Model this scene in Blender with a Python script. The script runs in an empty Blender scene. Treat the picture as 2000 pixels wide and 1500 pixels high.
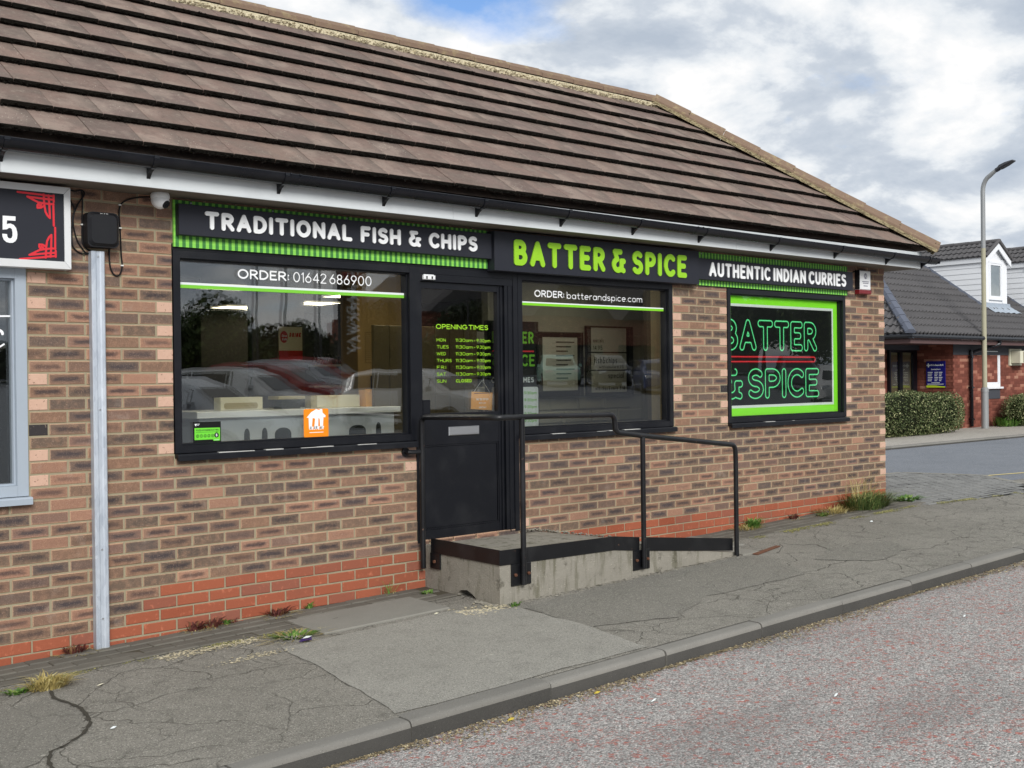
import bpy, math, random
import numpy as np
from mathutils import Vector, Matrix
from mathutils.geometry import tessellate_polygon

R = math.radians
ZO = 2.775                      # wall datum (a bed joint at eaves level) above world zero
random.seed(7)
SC = bpy.context.scene
COL = SC.collection

# ------------------------------------------------------------------ camera
cd = bpy.data.cameras.new('camera'); cam = bpy.data.objects.new('camera', cd); COL.objects.link(cam)
cd.sensor_width = 36.0; cd.lens = 2212.28 / 2000 * 36.0; cd.clip_start = 0.05; cd.clip_end = 3000
yaw, pitch, roll = 0.715499, -0.004765, -0.011849
cy_, sy_, cp_, sp_ = math.cos(yaw), math.sin(yaw), math.cos(pitch), math.sin(pitch)
fw = Vector((sy_*cp_, cy_*cp_, sp_)); rt = Vector((cy_, -sy_, 0)); up = rt.cross(fw)
r2 = math.cos(roll)*rt + math.sin(roll)*up; u2 = -math.sin(roll)*rt + math.cos(roll)*up
M = Matrix((r2, u2, -fw)).transposed().to_4x4(); M.translation = Vector((-3.12213, -6.88598, -1.19100 + ZO))
cam.matrix_world = M
SC.camera = cam

# ------------------------------------------------------------------ world, sun, exposure
SC.view_settings.view_transform = 'Standard'; SC.view_settings.look = 'None'
SC.view_settings.exposure = 0.95; SC.view_settings.gamma = 1.0
SC.view_settings.use_curve_mapping = False
SUN_EL, SUN_AZ = R(30), R(203)          # azimuth clockwise from +y; light comes from camera side, left
W = bpy.data.worlds.new('World'); SC.world = W; W.use_nodes = True
nt = W.node_tree; nt.nodes.clear()
def wn(t, **k):
    n = nt.nodes.new(t)
    for a, b in k.items(): setattr(n, a, b)
    return n
L = nt.links.new
sky = wn('ShaderNodeTexSky'); sky.sky_type = 'NISHITA'; sky.sun_disc = False
sky.sun_elevation = SUN_EL; sky.sun_rotation = SUN_AZ; sky.ozone_density = 4.0; sky.air_density = 0.8; sky.dust_density = 0.3
tc = wn('ShaderNodeTexCoord'); sp = wn('ShaderNodeSeparateXYZ'); L(tc.outputs['Generated'], sp.inputs[0])
def wm(op, a, b=None, c=None):
    n = wn('ShaderNodeMath', operation=op)
    for i, v in enumerate((a, b, c)):
        if v is None: continue
        if isinstance(v, (int, float)): n.inputs[i].default_value = v
        else: L(v, n.inputs[i])
    return n.outputs[0]
den = wm('ADD', wm('MAXIMUM', sp.outputs[2], 0.0), 0.36)
cb = wn('ShaderNodeCombineXYZ'); L(wm('DIVIDE', sp.outputs[0], den), cb.inputs[0]); L(wm('DIVIDE', sp.outputs[1], den), cb.inputs[1])
def wnoise(vec, sc, det, ro, off=(0, 0, 0), dist=0.0):
    mp = wn('ShaderNodeMapping'); L(vec, mp.inputs[0]); mp.inputs['Location'].default_value = off
    n = wn('ShaderNodeTexNoise'); n.inputs['Scale'].default_value = sc; n.inputs['Detail'].default_value = det
    n.inputs['Roughness'].default_value = ro; n.inputs['Distortion'].default_value = dist; L(mp.outputs[0], n.inputs['Vector']); return n.outputs[0]
def wramp(f, els):
    n = wn('ShaderNodeValToRGB'); cr = n.color_ramp; L(f, n.inputs[0])
    while len(cr.elements) < len(els): cr.elements.new(0.5)
    for e, (p, c) in zip(cr.elements, els): e.position = p; e.color = (*c, 1) if len(c) == 3 else c
    return n.outputs[0]
cover = wnoise(cb.outputs[0], 3.4, 11, 0.58, (3.1, 1.7, 0))
tex = wnoise(cb.outputs[0], 4.2, 12, 0.58, (7.3, 2.2, 0), 0.15)
vs_ = wn('ShaderNodeVectorMath', operation='DISTANCE'); L(cb.outputs[0], vs_.inputs[0]); vs_.inputs[1].default_value = (0.865, 1.075, 0)
hole = wm('MULTIPLY', wm('MAXIMUM', wm('SUBTRACT', 1.0, wm('DIVIDE', vs_.outputs['Value'], 0.13)), 0.0), 0.46)   # the break in the cloud above the ridge
cov = wramp(wm('SUBTRACT', cover, hole), [(0.15, (0, 0, 0)), (0.40, (1, 1, 1))])
ccol = wramp(tex, [(0.36, (0.50, 0.57, 0.67)), (0.46, (0.64, 0.70, 0.78)), (0.52, (0.86, 0.90, 0.94)), (0.60, (1.04, 1.04, 1.04))])
bg1 = wn('ShaderNodeBackground'); bg1.inputs[1].default_value = 0.09; L(sky.outputs[0], bg1.inputs[0])
bg2 = wn('ShaderNodeBackground'); bg2.inputs[1].default_value = 0.50; L(ccol, bg2.inputs[0])
mxs = wn('ShaderNodeMixShader'); L(cov, mxs.inputs[0]); L(bg1.outputs[0], mxs.inputs[1]); L(bg2.outputs[0], mxs.inputs[2])
wo = wn('ShaderNodeOutputWorld'); L(mxs.outputs[0], wo.inputs[0])
sd = bpy.data.lights.new('sun', 'SUN'); sun = bpy.data.objects.new('sun', sd); COL.objects.link(sun)
sd.energy = 1.5; sd.angle = R(24); sd.color = (1.0, 0.975, 0.95)
sdir = Vector((math.sin(SUN_AZ)*math.cos(SUN_EL), math.cos(SUN_AZ)*math.cos(SUN_EL), math.sin(SUN_EL)))
sun.rotation_euler = (-sdir).to_track_quat('-Z', 'Y').to_euler(); sun.location = (0, -10, 20)

# ------------------------------------------------------------------ helpers: materials
def c(r, g, b, k=1.0):
    f = lambda v: (v/255/12.92 if v/255 <= .04045 else ((v/255+.055)/1.055)**2.4) * k
    return (f(r), f(g), f(b))
class G:
    def __init__(s, name, rough=0.8, spec=0.3, metal=0.0):
        s.mat = bpy.data.materials.new(name); s.mat.use_nodes = True; s.t = s.mat.node_tree
        s.b = s.t.nodes['Principled BSDF']; s.b.inputs['Roughness'].default_value = rough
        s.b.inputs['Specular IOR Level'].default_value = spec; s.b.inputs['Metallic'].default_value = metal
        s._p = None
    def n(s, t, **k):
        n = s.t.nodes.new(t)
        for a, v in k.items(): setattr(n, a, v)
        return n
    def put(s, v, sock):
        if isinstance(v, (int, float)): sock.default_value = v
        elif isinstance(v, tuple): sock.default_value = (*v, 1) if (len(v) == 3 and sock.type == 'RGBA') else v
        else: s.t.links.new(v, sock)
    def pos(s):
        if s._p is None: s._p = s.n('ShaderNodeNewGeometry').outputs['Position']
        return s._p
    def obj(s): return s.n('ShaderNodeTexCoord').outputs['Object']
    def sep(s, v):
        n = s.n('ShaderNodeSeparateXYZ'); s.put(v, n.inputs[0]); return n.outputs
    def com(s, x, y, z=0.0):
        n = s.n('ShaderNodeCombineXYZ'); s.put(x, n.inputs[0]); s.put(y, n.inputs[1]); s.put(z, n.inputs[2]); return n.outputs[0]
    def m(s, op, a, b=None, c_=None, clamp=False):
        n = s.n('ShaderNodeMath', operation=op); n.use_clamp = clamp
        for i, v in enumerate((a, b, c_)):
            if v is not None: s.put(v, n.inputs[i])
        return n.outputs[0]
    def step(s, a, e0, e1):
        n = s.n('ShaderNodeMapRange'); n.interpolation_type = 'SMOOTHSTEP'; s.put(a, n.inputs[0])
        n.inputs[1].default_value = e0; n.inputs[2].default_value = e1; return n.outputs[0]
    def scale(s, v, k):
        n = s.n('ShaderNodeVectorMath', operation='MULTIPLY'); s.put(v, n.inputs[0]); n.inputs[1].default_value = k; return n.outputs[0]
    def noise(s, v, sc, det=4, ro=0.55, dist=0.0):
        n = s.n('ShaderNodeTexNoise'); s.put(v, n.inputs['Vector']); n.inputs['Scale'].default_value = sc
        n.inputs['Detail'].default_value = det; n.inputs['Roughness'].default_value = ro; n.inputs['Distortion'].default_value = dist; return n.outputs[0]
    def vor(s, v, sc, feature='F1', rnd=1.0):
        n = s.n('ShaderNodeTexVoronoi', feature=feature); s.put(v, n.inputs['Vector']); n.inputs['Scale'].default_value = sc
        n.inputs['Randomness'].default_value = rnd; return n.outputs
    def white(s, v, dim='2D'):
        n = s.n('ShaderNodeTexWhiteNoise', noise_dimensions=dim); s.put(v, n.inputs[0]); return n.outputs
    def ramp(s, f, els, interp='LINEAR'):
        n = s.n('ShaderNodeValToRGB'); cr = n.color_ramp; cr.interpolation = interp; s.put(f, n.inputs[0])
        while len(cr.elements) < len(els): cr.elements.new(0.5)
        for e, (p, col) in zip(cr.elements, els): e.position = p; e.color = (*col, 1)
        return n.outputs[0]
    def mix(s, f, a, b, blend='MIX'):
        n = s.n('ShaderNodeMix', data_type='RGBA', blend_type=blend)
        s.put(f, n.inputs[0]); s.put(a, n.inputs[6]); s.put(b, n.inputs[7]); return n.outputs[2]
    def rnd(s): return s.n('ShaderNodeObjectInfo').outputs['Random']
    def col(s, v): s.put(v, s.b.inputs['Base Color']); return s
    def rough(s, v): s.put(v, s.b.inputs['Roughness']); return s
    def bump(s, h, st=0.5, d=0.01):
        n = s.n('ShaderNodeBump'); n.inputs['Strength'].default_value = st; n.inputs['Distance'].default_value = d
        s.put(h, n.inputs['Height']); s.t.links.new(n.outputs[0], s.b.inputs['Normal']); return s
M_ = {}
def flat(name, col, rough=0.6, spec=0.3, metal=0.0, var=0.0, vs=8.0, bump=0.0):
    g = G(name, rough, spec, metal)
    if var or bump:
        nz = g.noise(g.pos(), vs, 5, 0.6)
        if var: g.col(g.mix(nz, tuple(x*(1-var) for x in col), tuple(min(1, x*(1+var)) for x in col)))
        else: g.col(col)
        if bump: g.bump(g.noise(g.pos(), vs*6, 4), bump, 0.004)
    else: g.col(col)
    M_[name] = g.mat; return g.mat
def emit(name, col, st):
    g = G(name); g.col(col); g.b.inputs['Emission Color'].default_value = (*col, 1); g.b.inputs['Emission Strength'].default_value = st
    M_[name] = g.mat; return g.mat

# bricks: colour by course and brick number, burnt streak in the middle, paler rim
def brick_mat(name, red=False):
    g = G(name, 0.9, 0.15); x, y, z = g.sep(g.pos())
    rowf = g.m('DIVIDE', z, 0.075); row = g.m('FLOOR', rowf); fv = g.m('FRACT', rowf)
    par = g.m('MULTIPLY', g.m('ABSOLUTE', g.m('MODULO', row, 2.0)), 0.5)
    uf = g.m('ADD', g.m('DIVIDE', x, 0.225), par); colm = g.m('FLOOR', uf); fu = g.m('FRACT', uf)
    w = g.white(g.com(colm, row)); r1 = w[0]; rgb = g.sep(w[1]); r2_, r3 = rgb[1], rgb[2]
    n1 = g.noise(g.pos(), 26, 5, 0.65); n2 = g.noise(g.pos(), 160, 3, 0.7); n3 = g.noise(g.pos(), 70, 4, 0.7)
    if red:
        base = g.ramp(r1, [(0, c(146, 80, 58)), (.4, c(160, 92, 68)), (.7, c(154, 88, 66)), (1, c(142, 90, 74))])
        base = g.mix(g.step(n1, .55, .75), base, c(196, 120, 92))
        out = g.mix(g.m('MULTIPLY', g.step(n3, .62, .72), .5), base, c(110, 52, 40))
    else:
        base = g.ramp(r1, [(0, c(98, 86, 76)), (.24, c(114, 96, 82)), (.44, c(136, 106, 87)), (.60, c(118, 96, 81)), (.78, c(150, 114, 95)), (.92, c(164, 125, 104)), (1, c(106, 92, 81))])
        base = g.mix(g.m('MULTIPLY', g.step(n1, .42, .70), .40), base, c(174, 136, 110))
        du = g.m('ABSOLUTE', g.m('SUBTRACT', fu, .5)); dv = g.m('ABSOLUTE', g.m('SUBTRACT', fv, .5))
        ns = g.m('MULTIPLY', g.m('SUBTRACT', g.noise(g.scale(g.pos(), (6, 6, 16)), 3.0, 4, .6), .5), .35)
        st = g.m('MULTIPLY', g.step(g.m('ADD', dv, ns), .30, .04), g.step(g.m('ADD', du, ns), .46, .22))
        st = g.m('MULTIPLY', st, g.step(r2_, .80, .50))
        base = g.mix(g.m('MULTIPLY', st, g.m('ADD', .55, g.m('MULTIPLY', r3, .45))), base, c(50, 48, 54))
        # greyed face, paler burnt rim
        gr = g.m('MULTIPLY', g.step(r3, .55, .8), g.step(dv, .44, .25)); base = g.mix(g.m('MULTIPLY', gr, .5), base, c(92, 82, 80))
        ed = g.m('MAXIMUM', g.step(g.m('ADD', dv, g.m('MULTIPLY', g.m('SUBTRACT', n3, .5), .10)), .355, .405), g.step(g.m('ADD', du, g.m('MULTIPLY', g.m('SUBTRACT', n3, .5), .04)), .448, .470))
        base = g.mix(g.m('MULTIPLY', ed, .58), base, c(200, 166, 136))
        out = base
        out = g.mix(g.m('MULTIPLY', g.step(n3, .66, .74), .55), out, c(60, 50, 46))
    if not red:
        out = g.mix(g.m('MULTIPLY', g.step(n2, .54, .72), .40), out, c(200, 170, 148)); out = g.mix(g.m('MULTIPLY', g.step(n2, .46, .28), .45), out, c(70, 58, 52))
        n5 = g.noise(g.pos(), 7, 5, .65); out = g.mix(g.m('MULTIPLY', g.step(n5, .55, .75), .25), out, c(188, 172, 156))
    big = g.noise(g.pos(), 0.9, 4, .6)
    out = g.mix(g.m('MULTIPLY', g.step(big, .5, .72), .22), out, c(96, 84, 72))
    g.col(out); g.bump(g.m('ADD', n3, g.m('MULTIPLY', n2, .6)), .55, .004); M_[name] = g.mat
brick_mat('brick'); brick_mat('red_brick', True)
g = G('pale_brick', .9, .15); n1 = g.noise(g.pos(), 30, 5, .65); w = g.white(g.scale(g.pos(), (4.5, 0, 13.3)), '3D')
g.col(g.mix(g.step(g.noise(g.pos(), 45, 4, .7), .60, .66), g.mix(n1, c(190, 154, 134), c(212, 178, 156)), c(120, 92, 80))).bump(n1, .4, .004); M_['pale_brick'] = g.mat
g = G('charred_brick', .8, .2); n1 = g.noise(g.pos(), 60, 4, .7)
g.col(g.mix(g.step(n1, .62, .68), c(58, 54, 54), c(170, 150, 132))).bump(n1, .5, .004); M_['charred_brick'] = g.mat
g = G('mortar', .95, .1); n1 = g.noise(g.pos(), 120, 4, .7); n2 = g.noise(g.pos(), 5, 5, .65)
g.col(g.mix(g.m('MULTIPLY', n1, .5), g.mix(n2, c(148, 139, 115), c(178, 168, 143)), c(124, 116, 94))).bump(n1, .6, .004); M_['mortar'] = g.mat

# roof tiles
g = G('roof_tile', .9, .15); r = g.rnd(); P = g.pos(); o = g.obj()
n1 = g.noise(P, 6, 6, .70); n2 = g.noise(P, 150, 3, .75); ox, oy, oz = g.sep(o); n4 = g.noise(P, 2.2, 5, .6)
base = g.ramp(r, [(0, c(114, 97, 89)), (.35, c(130, 110, 100)), (.6, c(121, 104, 97)), (.85, c(110, 95, 88)), (1, c(136, 115, 103))])
base = g.mix(g.m('MULTIPLY', g.step(n1, .40, .66), .55), base, c(104, 97, 89))
base = g.mix(g.m('MULTIPLY', g.step(n4, .48, .62), .5), base, c(154, 138, 126))
edge = g.m('MULTIPLY', g.step(g.m('ADD', ox, g.m('MULTIPLY', g.m('SUBTRACT', n1, .5), .22)), .17, .285), .6)
base = g.mix(g.m('MULTIPLY', edge, g.step(n4, .40, .60)), base, c(90, 82, 76))
n6 = g.noise(g.scale(o, (9, 2.2, 1)), 1.0, 4, .6); n7 = g.noise(P, 24, 5, .72)
base = g.mix(g.m('MULTIPLY', g.step(n6, .52, .70), .40), base, c(84, 77, 70)); base = g.mix(g.m('MULTIPLY', g.step(n7, .54, .68), .40), base, c(160, 144, 130)); base = g.mix(g.m('MULTIPLY', g.step(n7, .46, .34), .45), base, c(82, 74, 69))
base = g.mix(g.step(n2, .60, .75), base, c(158, 138, 126)); base = g.mix(g.step(n2, .40, .26), base, c(78, 70, 66))
sp_v = g.vor(P, 42)[0]; base = g.mix(g.m('MULTIPLY', g.step(sp_v, .16, .06), g.step(g.noise(P, 3.5, 3), .52, .60)), base, c(206, 200, 184))
g.col(base).bump(g.m('ADD', n2, n1), .45, .004); M_['roof_tile'] = g.mat
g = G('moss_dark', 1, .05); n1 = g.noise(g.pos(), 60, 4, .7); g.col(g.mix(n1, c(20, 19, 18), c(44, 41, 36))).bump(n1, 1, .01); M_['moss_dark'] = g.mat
g = G('ridge_tile', .9, .15); n1 = g.noise(g.pos(), 10, 6, .7); n2 = g.noise(g.pos(), 120, 3, .7)
g.col(g.mix(g.step(n1, .5, .7), g.mix(n2, c(112, 94, 80), c(140, 118, 100)), c(150, 134, 104))).bump(n2, .5, .004); M_['ridge_tile'] = g.mat
g = G('bedding_mortar', .95, .1); n1 = g.noise(g.pos(), 22, 6, .7); n2 = g.noise(g.pos(), 4, 4, .6)
g.col(g.mix(g.step(n1, .5, .68), g.mix(n2, c(190, 178, 146), c(222, 212, 184)), c(108, 98, 74))).bump(n1, 1, .02); M_['bedding_mortar'] = g.mat
g = G('hip_mortar', .95, .1); n1 = g.noise(g.pos(), 16, 6, .7); g.col(g.mix(g.step(n1, .46, .66), c(150, 138, 108), c(96, 86, 68))).bump(n1, 1, .02); M_['hip_mortar'] = g.mat

# ground
def asphalt(name, lo, hi, speck=.5, crack=0.0, stain=.35, sc=1.0, spk=(c(196, 192, 180))):
    g = G(name, .92, .2); P = g.pos(); x, y, z = g.sep(P); P2 = g.com(x, y, 0.0)
    n1 = g.noise(P2, 1.1*sc, 6, .62); n2 = g.noise(P2, 140, 3, .7); n3 = g.noise(P2, 6, 5, .65)
    base = g.mix(n1, lo, hi); base = g.mix(g.m('MULTIPLY', g.step(n3, .5, .72), stain), base, tuple(v*.55 for v in lo))
    v = g.vor(P2, 190); cellr = g.sep(v[1])[0]
    base = g.mix(g.m('MULTIPLY', g.step(cellr, 1-speck*.36, 1.0), .55), base, spk)
    base = g.mix(g.m('MULTIPLY', g.step(cellr, .30, .05), .55), base, tuple(v_*.4 for v_ in lo))
    h = g.m('ADD', n2, g.m('MULTIPLY', v[0], .8))
    if crack:
        nd = g.n('ShaderNodeTexNoise'); g.put(P2, nd.inputs['Vector']); nd.inputs['Scale'].default_value = 2.2; nd.inputs['Detail'].default_value = 6
        ad = g.n('ShaderNodeVectorMath', operation='MULTIPLY_ADD'); g.put(nd.outputs[1], ad.inputs[0]); ad.inputs[1].default_value = (.55, .55, 0); g.put(P2, ad.inputs[2])
        e1 = g.vor(ad.outputs[0], 1.55, 'DISTANCE_TO_EDGE')[0]; e2 = g.vor(ad.outputs[0], 3.6, 'DISTANCE_TO_EDGE')[0]
        k = g.m('MULTIPLY', g.step(e1, .010, .001), g.step(g.noise(P2, .9, 2), .30, .46))
        k2 = g.m('MULTIPLY', g.step(e2, .014, .002), g.step(g.noise(P2, .7, 2), .46, .56))
        kk = g.m('MULTIPLY', g.m('MAXIMUM', k, g.m('MULTIPLY', k2, .8)), crack)
        base = g.mix(kk, base, c(62, 60, 52)); h = g.m('SUBTRACT', h, g.m('MULTIPLY', kk, 3))
    gum = g.vor(P2, 2.6)[0]; base = g.mix(g.m('MULTIPLY', g.step(g.m('ADD', gum, g.m('MULTIPLY', n3, .02)), .052, .042), .55), base, c(188, 184, 172))
    g.col(base).bump(h, .65, .006); M_[name] = g.mat
asphalt('pavement_asphalt', c(114, 111, 103), c(154, 150, 140), .5, .62, .45)
asphalt('patch_asphalt', c(138, 136, 128), c(164, 161, 152), .35, .0, .30)
asphalt('patch_dark', c(118, 115, 107), c(140, 137, 128), .3, .25, .15)
asphalt('side_road_asphalt', c(112, 117, 124), c(136, 140, 146), .4, .15, .2)
asphalt('far_path', c(160, 154, 144), c(188, 182, 172), .4, .3, .3)
g = G('road_chippings', .9, .25); P = g.pos(); x, y, z = g.sep(P); P2 = g.com(x, y, 0.0)
v = g.vor(P2, 105); cr = g.sep(v[1]); n1 = g.noise(P2, 1.6, 5, .65); n2 = g.noise(P2, 17, 4, .65); vb = g.vor(P2, 46); cb2 = g.sep(vb[1])
base = g.ramp(cr[0], [(0, c(110, 107, 104)), (.3, c(148, 146, 142)), (.6, c(172, 169, 165)), (.85, c(192, 188, 183)), (1, c(220, 215, 209))])
base = g.mix(n1, base, g.mix(.30, base, c(140, 135, 131)))
red = g.m('MULTIPLY', g.step(cr[1], .64, .73), g.step(g.m('ADD', n2, g.m('MULTIPLY', n1, .5)), .67, .90))
base = g.mix(g.m('MULTIPLY', red, .75), base, g.mix(cr[2], c(150, 96, 88), c(184, 126, 114)))
red2 = g.m('MULTIPLY', g.step(cb2[1], .90, .93), g.step(n2, .40, .55)); base = g.mix(g.m('MULTIPLY', red2, .8), base, c(178, 104, 90))
base = g.mix(g.m('MULTIPLY', g.step(v[0], .55, .85), .35), base, c(90, 86, 84))
big = g.noise(g.com(g.m('MULTIPLY', x, .35), y, 0.0), 1.1, 4, .6); base = g.mix(g.m('MULTIPLY', g.step(big, .46, .66), .30), base, c(104, 102, 99))
oil = g.noise(P2, 1.9, 3, .5); base = g.mix(g.m('MULTIPLY', g.step(oil, .70, .78), .5), base, c(74, 72, 70))
g.col(base).bump(g.m('SUBTRACT', 1.0, v[0]), .8, .008); M_['road_chippings'] = g.mat
def stone(name, lo, hi, rim=None, sc=40, b=.5):
    g = G(name, .93, .15); P = g.pos(); n1 = g.noise(P, 3.2, 6, .65); n2 = g.noise(P, sc*3, 3, .7); r = g.rnd()
    base = g.mix(n1, lo, hi); base = g.mix(g.m('MULTIPLY', r, .35), base, tuple(v*.62 for v in lo))
    base = g.mix(g.m('MULTIPLY', g.step(n2, .60, .74), .6), base, tuple(min(1, v*1.5) for v in hi))
    base = g.mix(g.m('MULTIPLY', g.step(n2, .40, .28), .6), base, tuple(v*.5 for v in lo))
    g.col(base).bump(g.m('ADD', n2, n1), b, .005); M_[name] = g.mat
stone('kerb_stone', c(118, 116, 110), c(142, 139, 132)); stone('paver', c(96, 93, 86), c(122, 118, 108)); stone('block_paver', c(118, 118, 116), c(142, 142, 138))
stone('slab', c(128, 126, 118), c(152, 149, 140)); stone('joint_sand', c(70, 66, 58), c(98, 92, 78)); stone('joint_dark', c(26, 26, 25), c(40, 39, 36))
# separate, darker material for the upright front of the kerb stones
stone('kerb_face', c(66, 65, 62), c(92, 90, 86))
g = G('ramp_concrete', .93, .12); P = g.pos(); x, y, z = g.sep(P)
n1 = g.noise(P, 4, 6, .66); n2 = g.noise(P, 90, 4, .7); n3 = g.noise(g.scale(P, (14, 14, 2.2)), 1.0, 5, .65)
base = g.mix(n1, c(124, 120, 110), c(164, 159, 147)); base = g.mix(g.m('MULTIPLY', g.step(n3, .50, .68), .6), base, c(86, 84, 62))
base = g.mix(g.step(n2, .62, .72), base, c(196, 190, 174)); base = g.mix(g.m('MULTIPLY', g.step(g.noise(P, 9, 5, .7), .56, .7), .6), base, c(72, 68, 56))
g.col(base).bump(g.m('ADD', n2, g.m('MULTIPLY', n1, 2)), .7, .01); M_['ramp_concrete'] = g.mat

# metals, plastics, paint
def paint(name, col, rough=.35, spec=.4, dirt=.25, bump=.0):
    g = G(name, rough, spec); P = g.pos(); n1 = g.noise(P, 3.5, 5, .6); n2 = g.noise(P, 60, 4, .7)
    base = g.mix(g.m('MULTIPLY', g.step(n1, .45, .75), dirt), col, tuple(min(1, v*.6+.03) for v in col))
    base = g.mix(g.m('MULTIPLY', g.step(n2, .66, .74), dirt), base, tuple(min(1, v*1.2+.06) for v in col))
    g.col(base); g.rough(g.m('ADD', rough-.06, g.m('MULTIPLY', n1, .18)))
    if bump: g.bump(n2, bump, .002); n9 = g.noise(P, 34, 3, .6); g.col(g.mix(g.step(n9, .70, .73), base, c(112, 84, 68)))
    M_[name] = g.mat
paint('frame_black', c(15, 17, 23), .38, .35, .3); paint('rail_black', c(15, 16, 19), .34, .45, .4, .25); paint('gutter_black', c(12, 15, 22), .25, .45, .2)
paint('white_pvc', c(208, 213, 214), .4, .35, .22); paint('white_clean', c(232, 234, 234), .4, .3, .1); paint('sign_dark', c(38, 40, 48), .5, .3, .1)
paint('box_black', c(22, 23, 27), .5, .35, .15); paint('grey_frame', c(162, 172, 182), .4, .35, .15); paint('soffit_paint', c(122, 114, 104), .7, .2, .4)
g = G('galvanised', .40, .5, .35); P = g.pos(); v = g.vor(g.scale(P, (1, 1, .35)), 48); n1 = g.noise(g.scale(P, (1, 1, .25)), 14, 5, .65)
g.col(g.mix(n1, g.mix(g.sep(v[1])[0], c(138, 150, 166), c(180, 190, 202)), c(214, 220, 226))); g.rough(g.m('ADD', .34, g.m('MULTIPLY', n1, .25))); M_['galvanised'] = g.mat
flat('lettering_white', c(240, 242, 242), .5, .3); flat('lettering_green', c(150, 206, 44), .45, .3); flat('vinyl_green', c(124, 200, 60), .5); flat('vinyl_white', c(226, 232, 230), .5)
flat('letter_edge', c(16, 20, 16), .6); flat('cable', c(18, 18, 20), .5, .3); flat('steel', c(190, 192, 194), .3, .5, .8); flat('clip_white', c(220, 220, 215), .5)
flat('poster_dark', c(22, 26, 24), .5); flat('tube_green', c(120, 255, 175), .4); flat('tube_red', c(238, 64, 70), .4); flat('tube_halo', c(8, 70, 30), .6); flat('halo_red', c(90, 14, 18), .6)
flat('frame_green', c(150, 236, 58), .5); flat('alarm_red', c(120, 22, 30), .3, .5); flat('sign_red', c(214, 48, 58), .5); flat('orange', c(244, 140, 22), .5); flat('card_orange', c(236, 172, 78), .6)
flat('sticker_green', c(112, 214, 60), .5); flat('sticker_black', c(14, 14, 14), .5); flat('print_dark', c(30, 34, 30), .6); flat('paper', c(214, 214, 204), .8, var=.05)
g = G('gingham', .55, .3); x, y, z = g.sep(g.pos())
sx = g.step(g.m('ABSOLUTE', g.m('SUBTRACT', g.m('FRACT', g.m('DIVIDE', x, .046)), .5)), .235, .265); sz = g.step(g.m('ABSOLUTE', g.m('SUBTRACT', g.m('FRACT', g.m('DIVIDE', g.m('ADD', z, .012), .0455)), .5)), .235, .265)
g.col(g.ramp(g.m('MULTIPLY', g.m('ADD', g.m('MULTIPLY', sx, 1.6), g.m('MULTIPLY', sz, .4)), .5), [(0, c(64, 122, 62)), (.34, c(78, 146, 70)), (.66, c(122, 198, 78)), (1, c(146, 220, 90))])); M_['gingham'] = g.mat
# glass: fresnel mix of clear and mirror
def glass(name, k=1.0, tint=(1, 1, 1)):
    m = bpy.data.materials.new(name); m.use_nodes = True; t = m.node_tree; t.nodes.clear()
    f = t.nodes.new('ShaderNodeFresnel'); f.inputs[0].default_value = 1.52
    mu = t.nodes.new('ShaderNodeMath'); mu.operation = 'MULTIPLY'; mu.use_clamp = True; t.links.new(f.outputs[0], mu.inputs[0]); mu.inputs[1].default_value = k
    a = t.nodes.new('ShaderNodeBsdfTransparent'); a.inputs[0].default_value = (*tint, 1); b = t.nodes.new('ShaderNodeBsdfGlossy'); b.inputs['Roughness'].default_value = 0.0
    gn = t.nodes.new('ShaderNodeTexNoise'); gn.inputs['Scale'].default_value = 2.2; gn.inputs['Detail'].default_value = 1.5; gg = t.nodes.new('ShaderNodeNewGeometry'); t.links.new(gg.outputs['Position'], gn.inputs['Vector'])
    gb = t.nodes.new('ShaderNodeBump'); gb.inputs['Strength'].default_value = .05; gb.inputs['Distance'].default_value = .012; t.links.new(gn.outputs[0], gb.inputs['Height']); t.links.new(gb.outputs[0], b.inputs['Normal'])
    b.inputs[0].default_value = (1, 1, 1, 1)
    x = t.nodes.new('ShaderNodeMixShader'); t.links.new(mu.outputs[0], x.inputs[0]); t.links.new(a.outputs[0], x.inputs[1]); t.links.new(b.outputs[0], x.inputs[2])
    o = t.nodes.new('ShaderNodeOutputMaterial'); t.links.new(x.outputs[0], o.inputs[0]); M_[name] = m
glass('glass', 2.6, (.93, .95, .94)); glass('glass_single', 1.3, (1, 1, 1)); glass('clear_sheet', 1.0)

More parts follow.
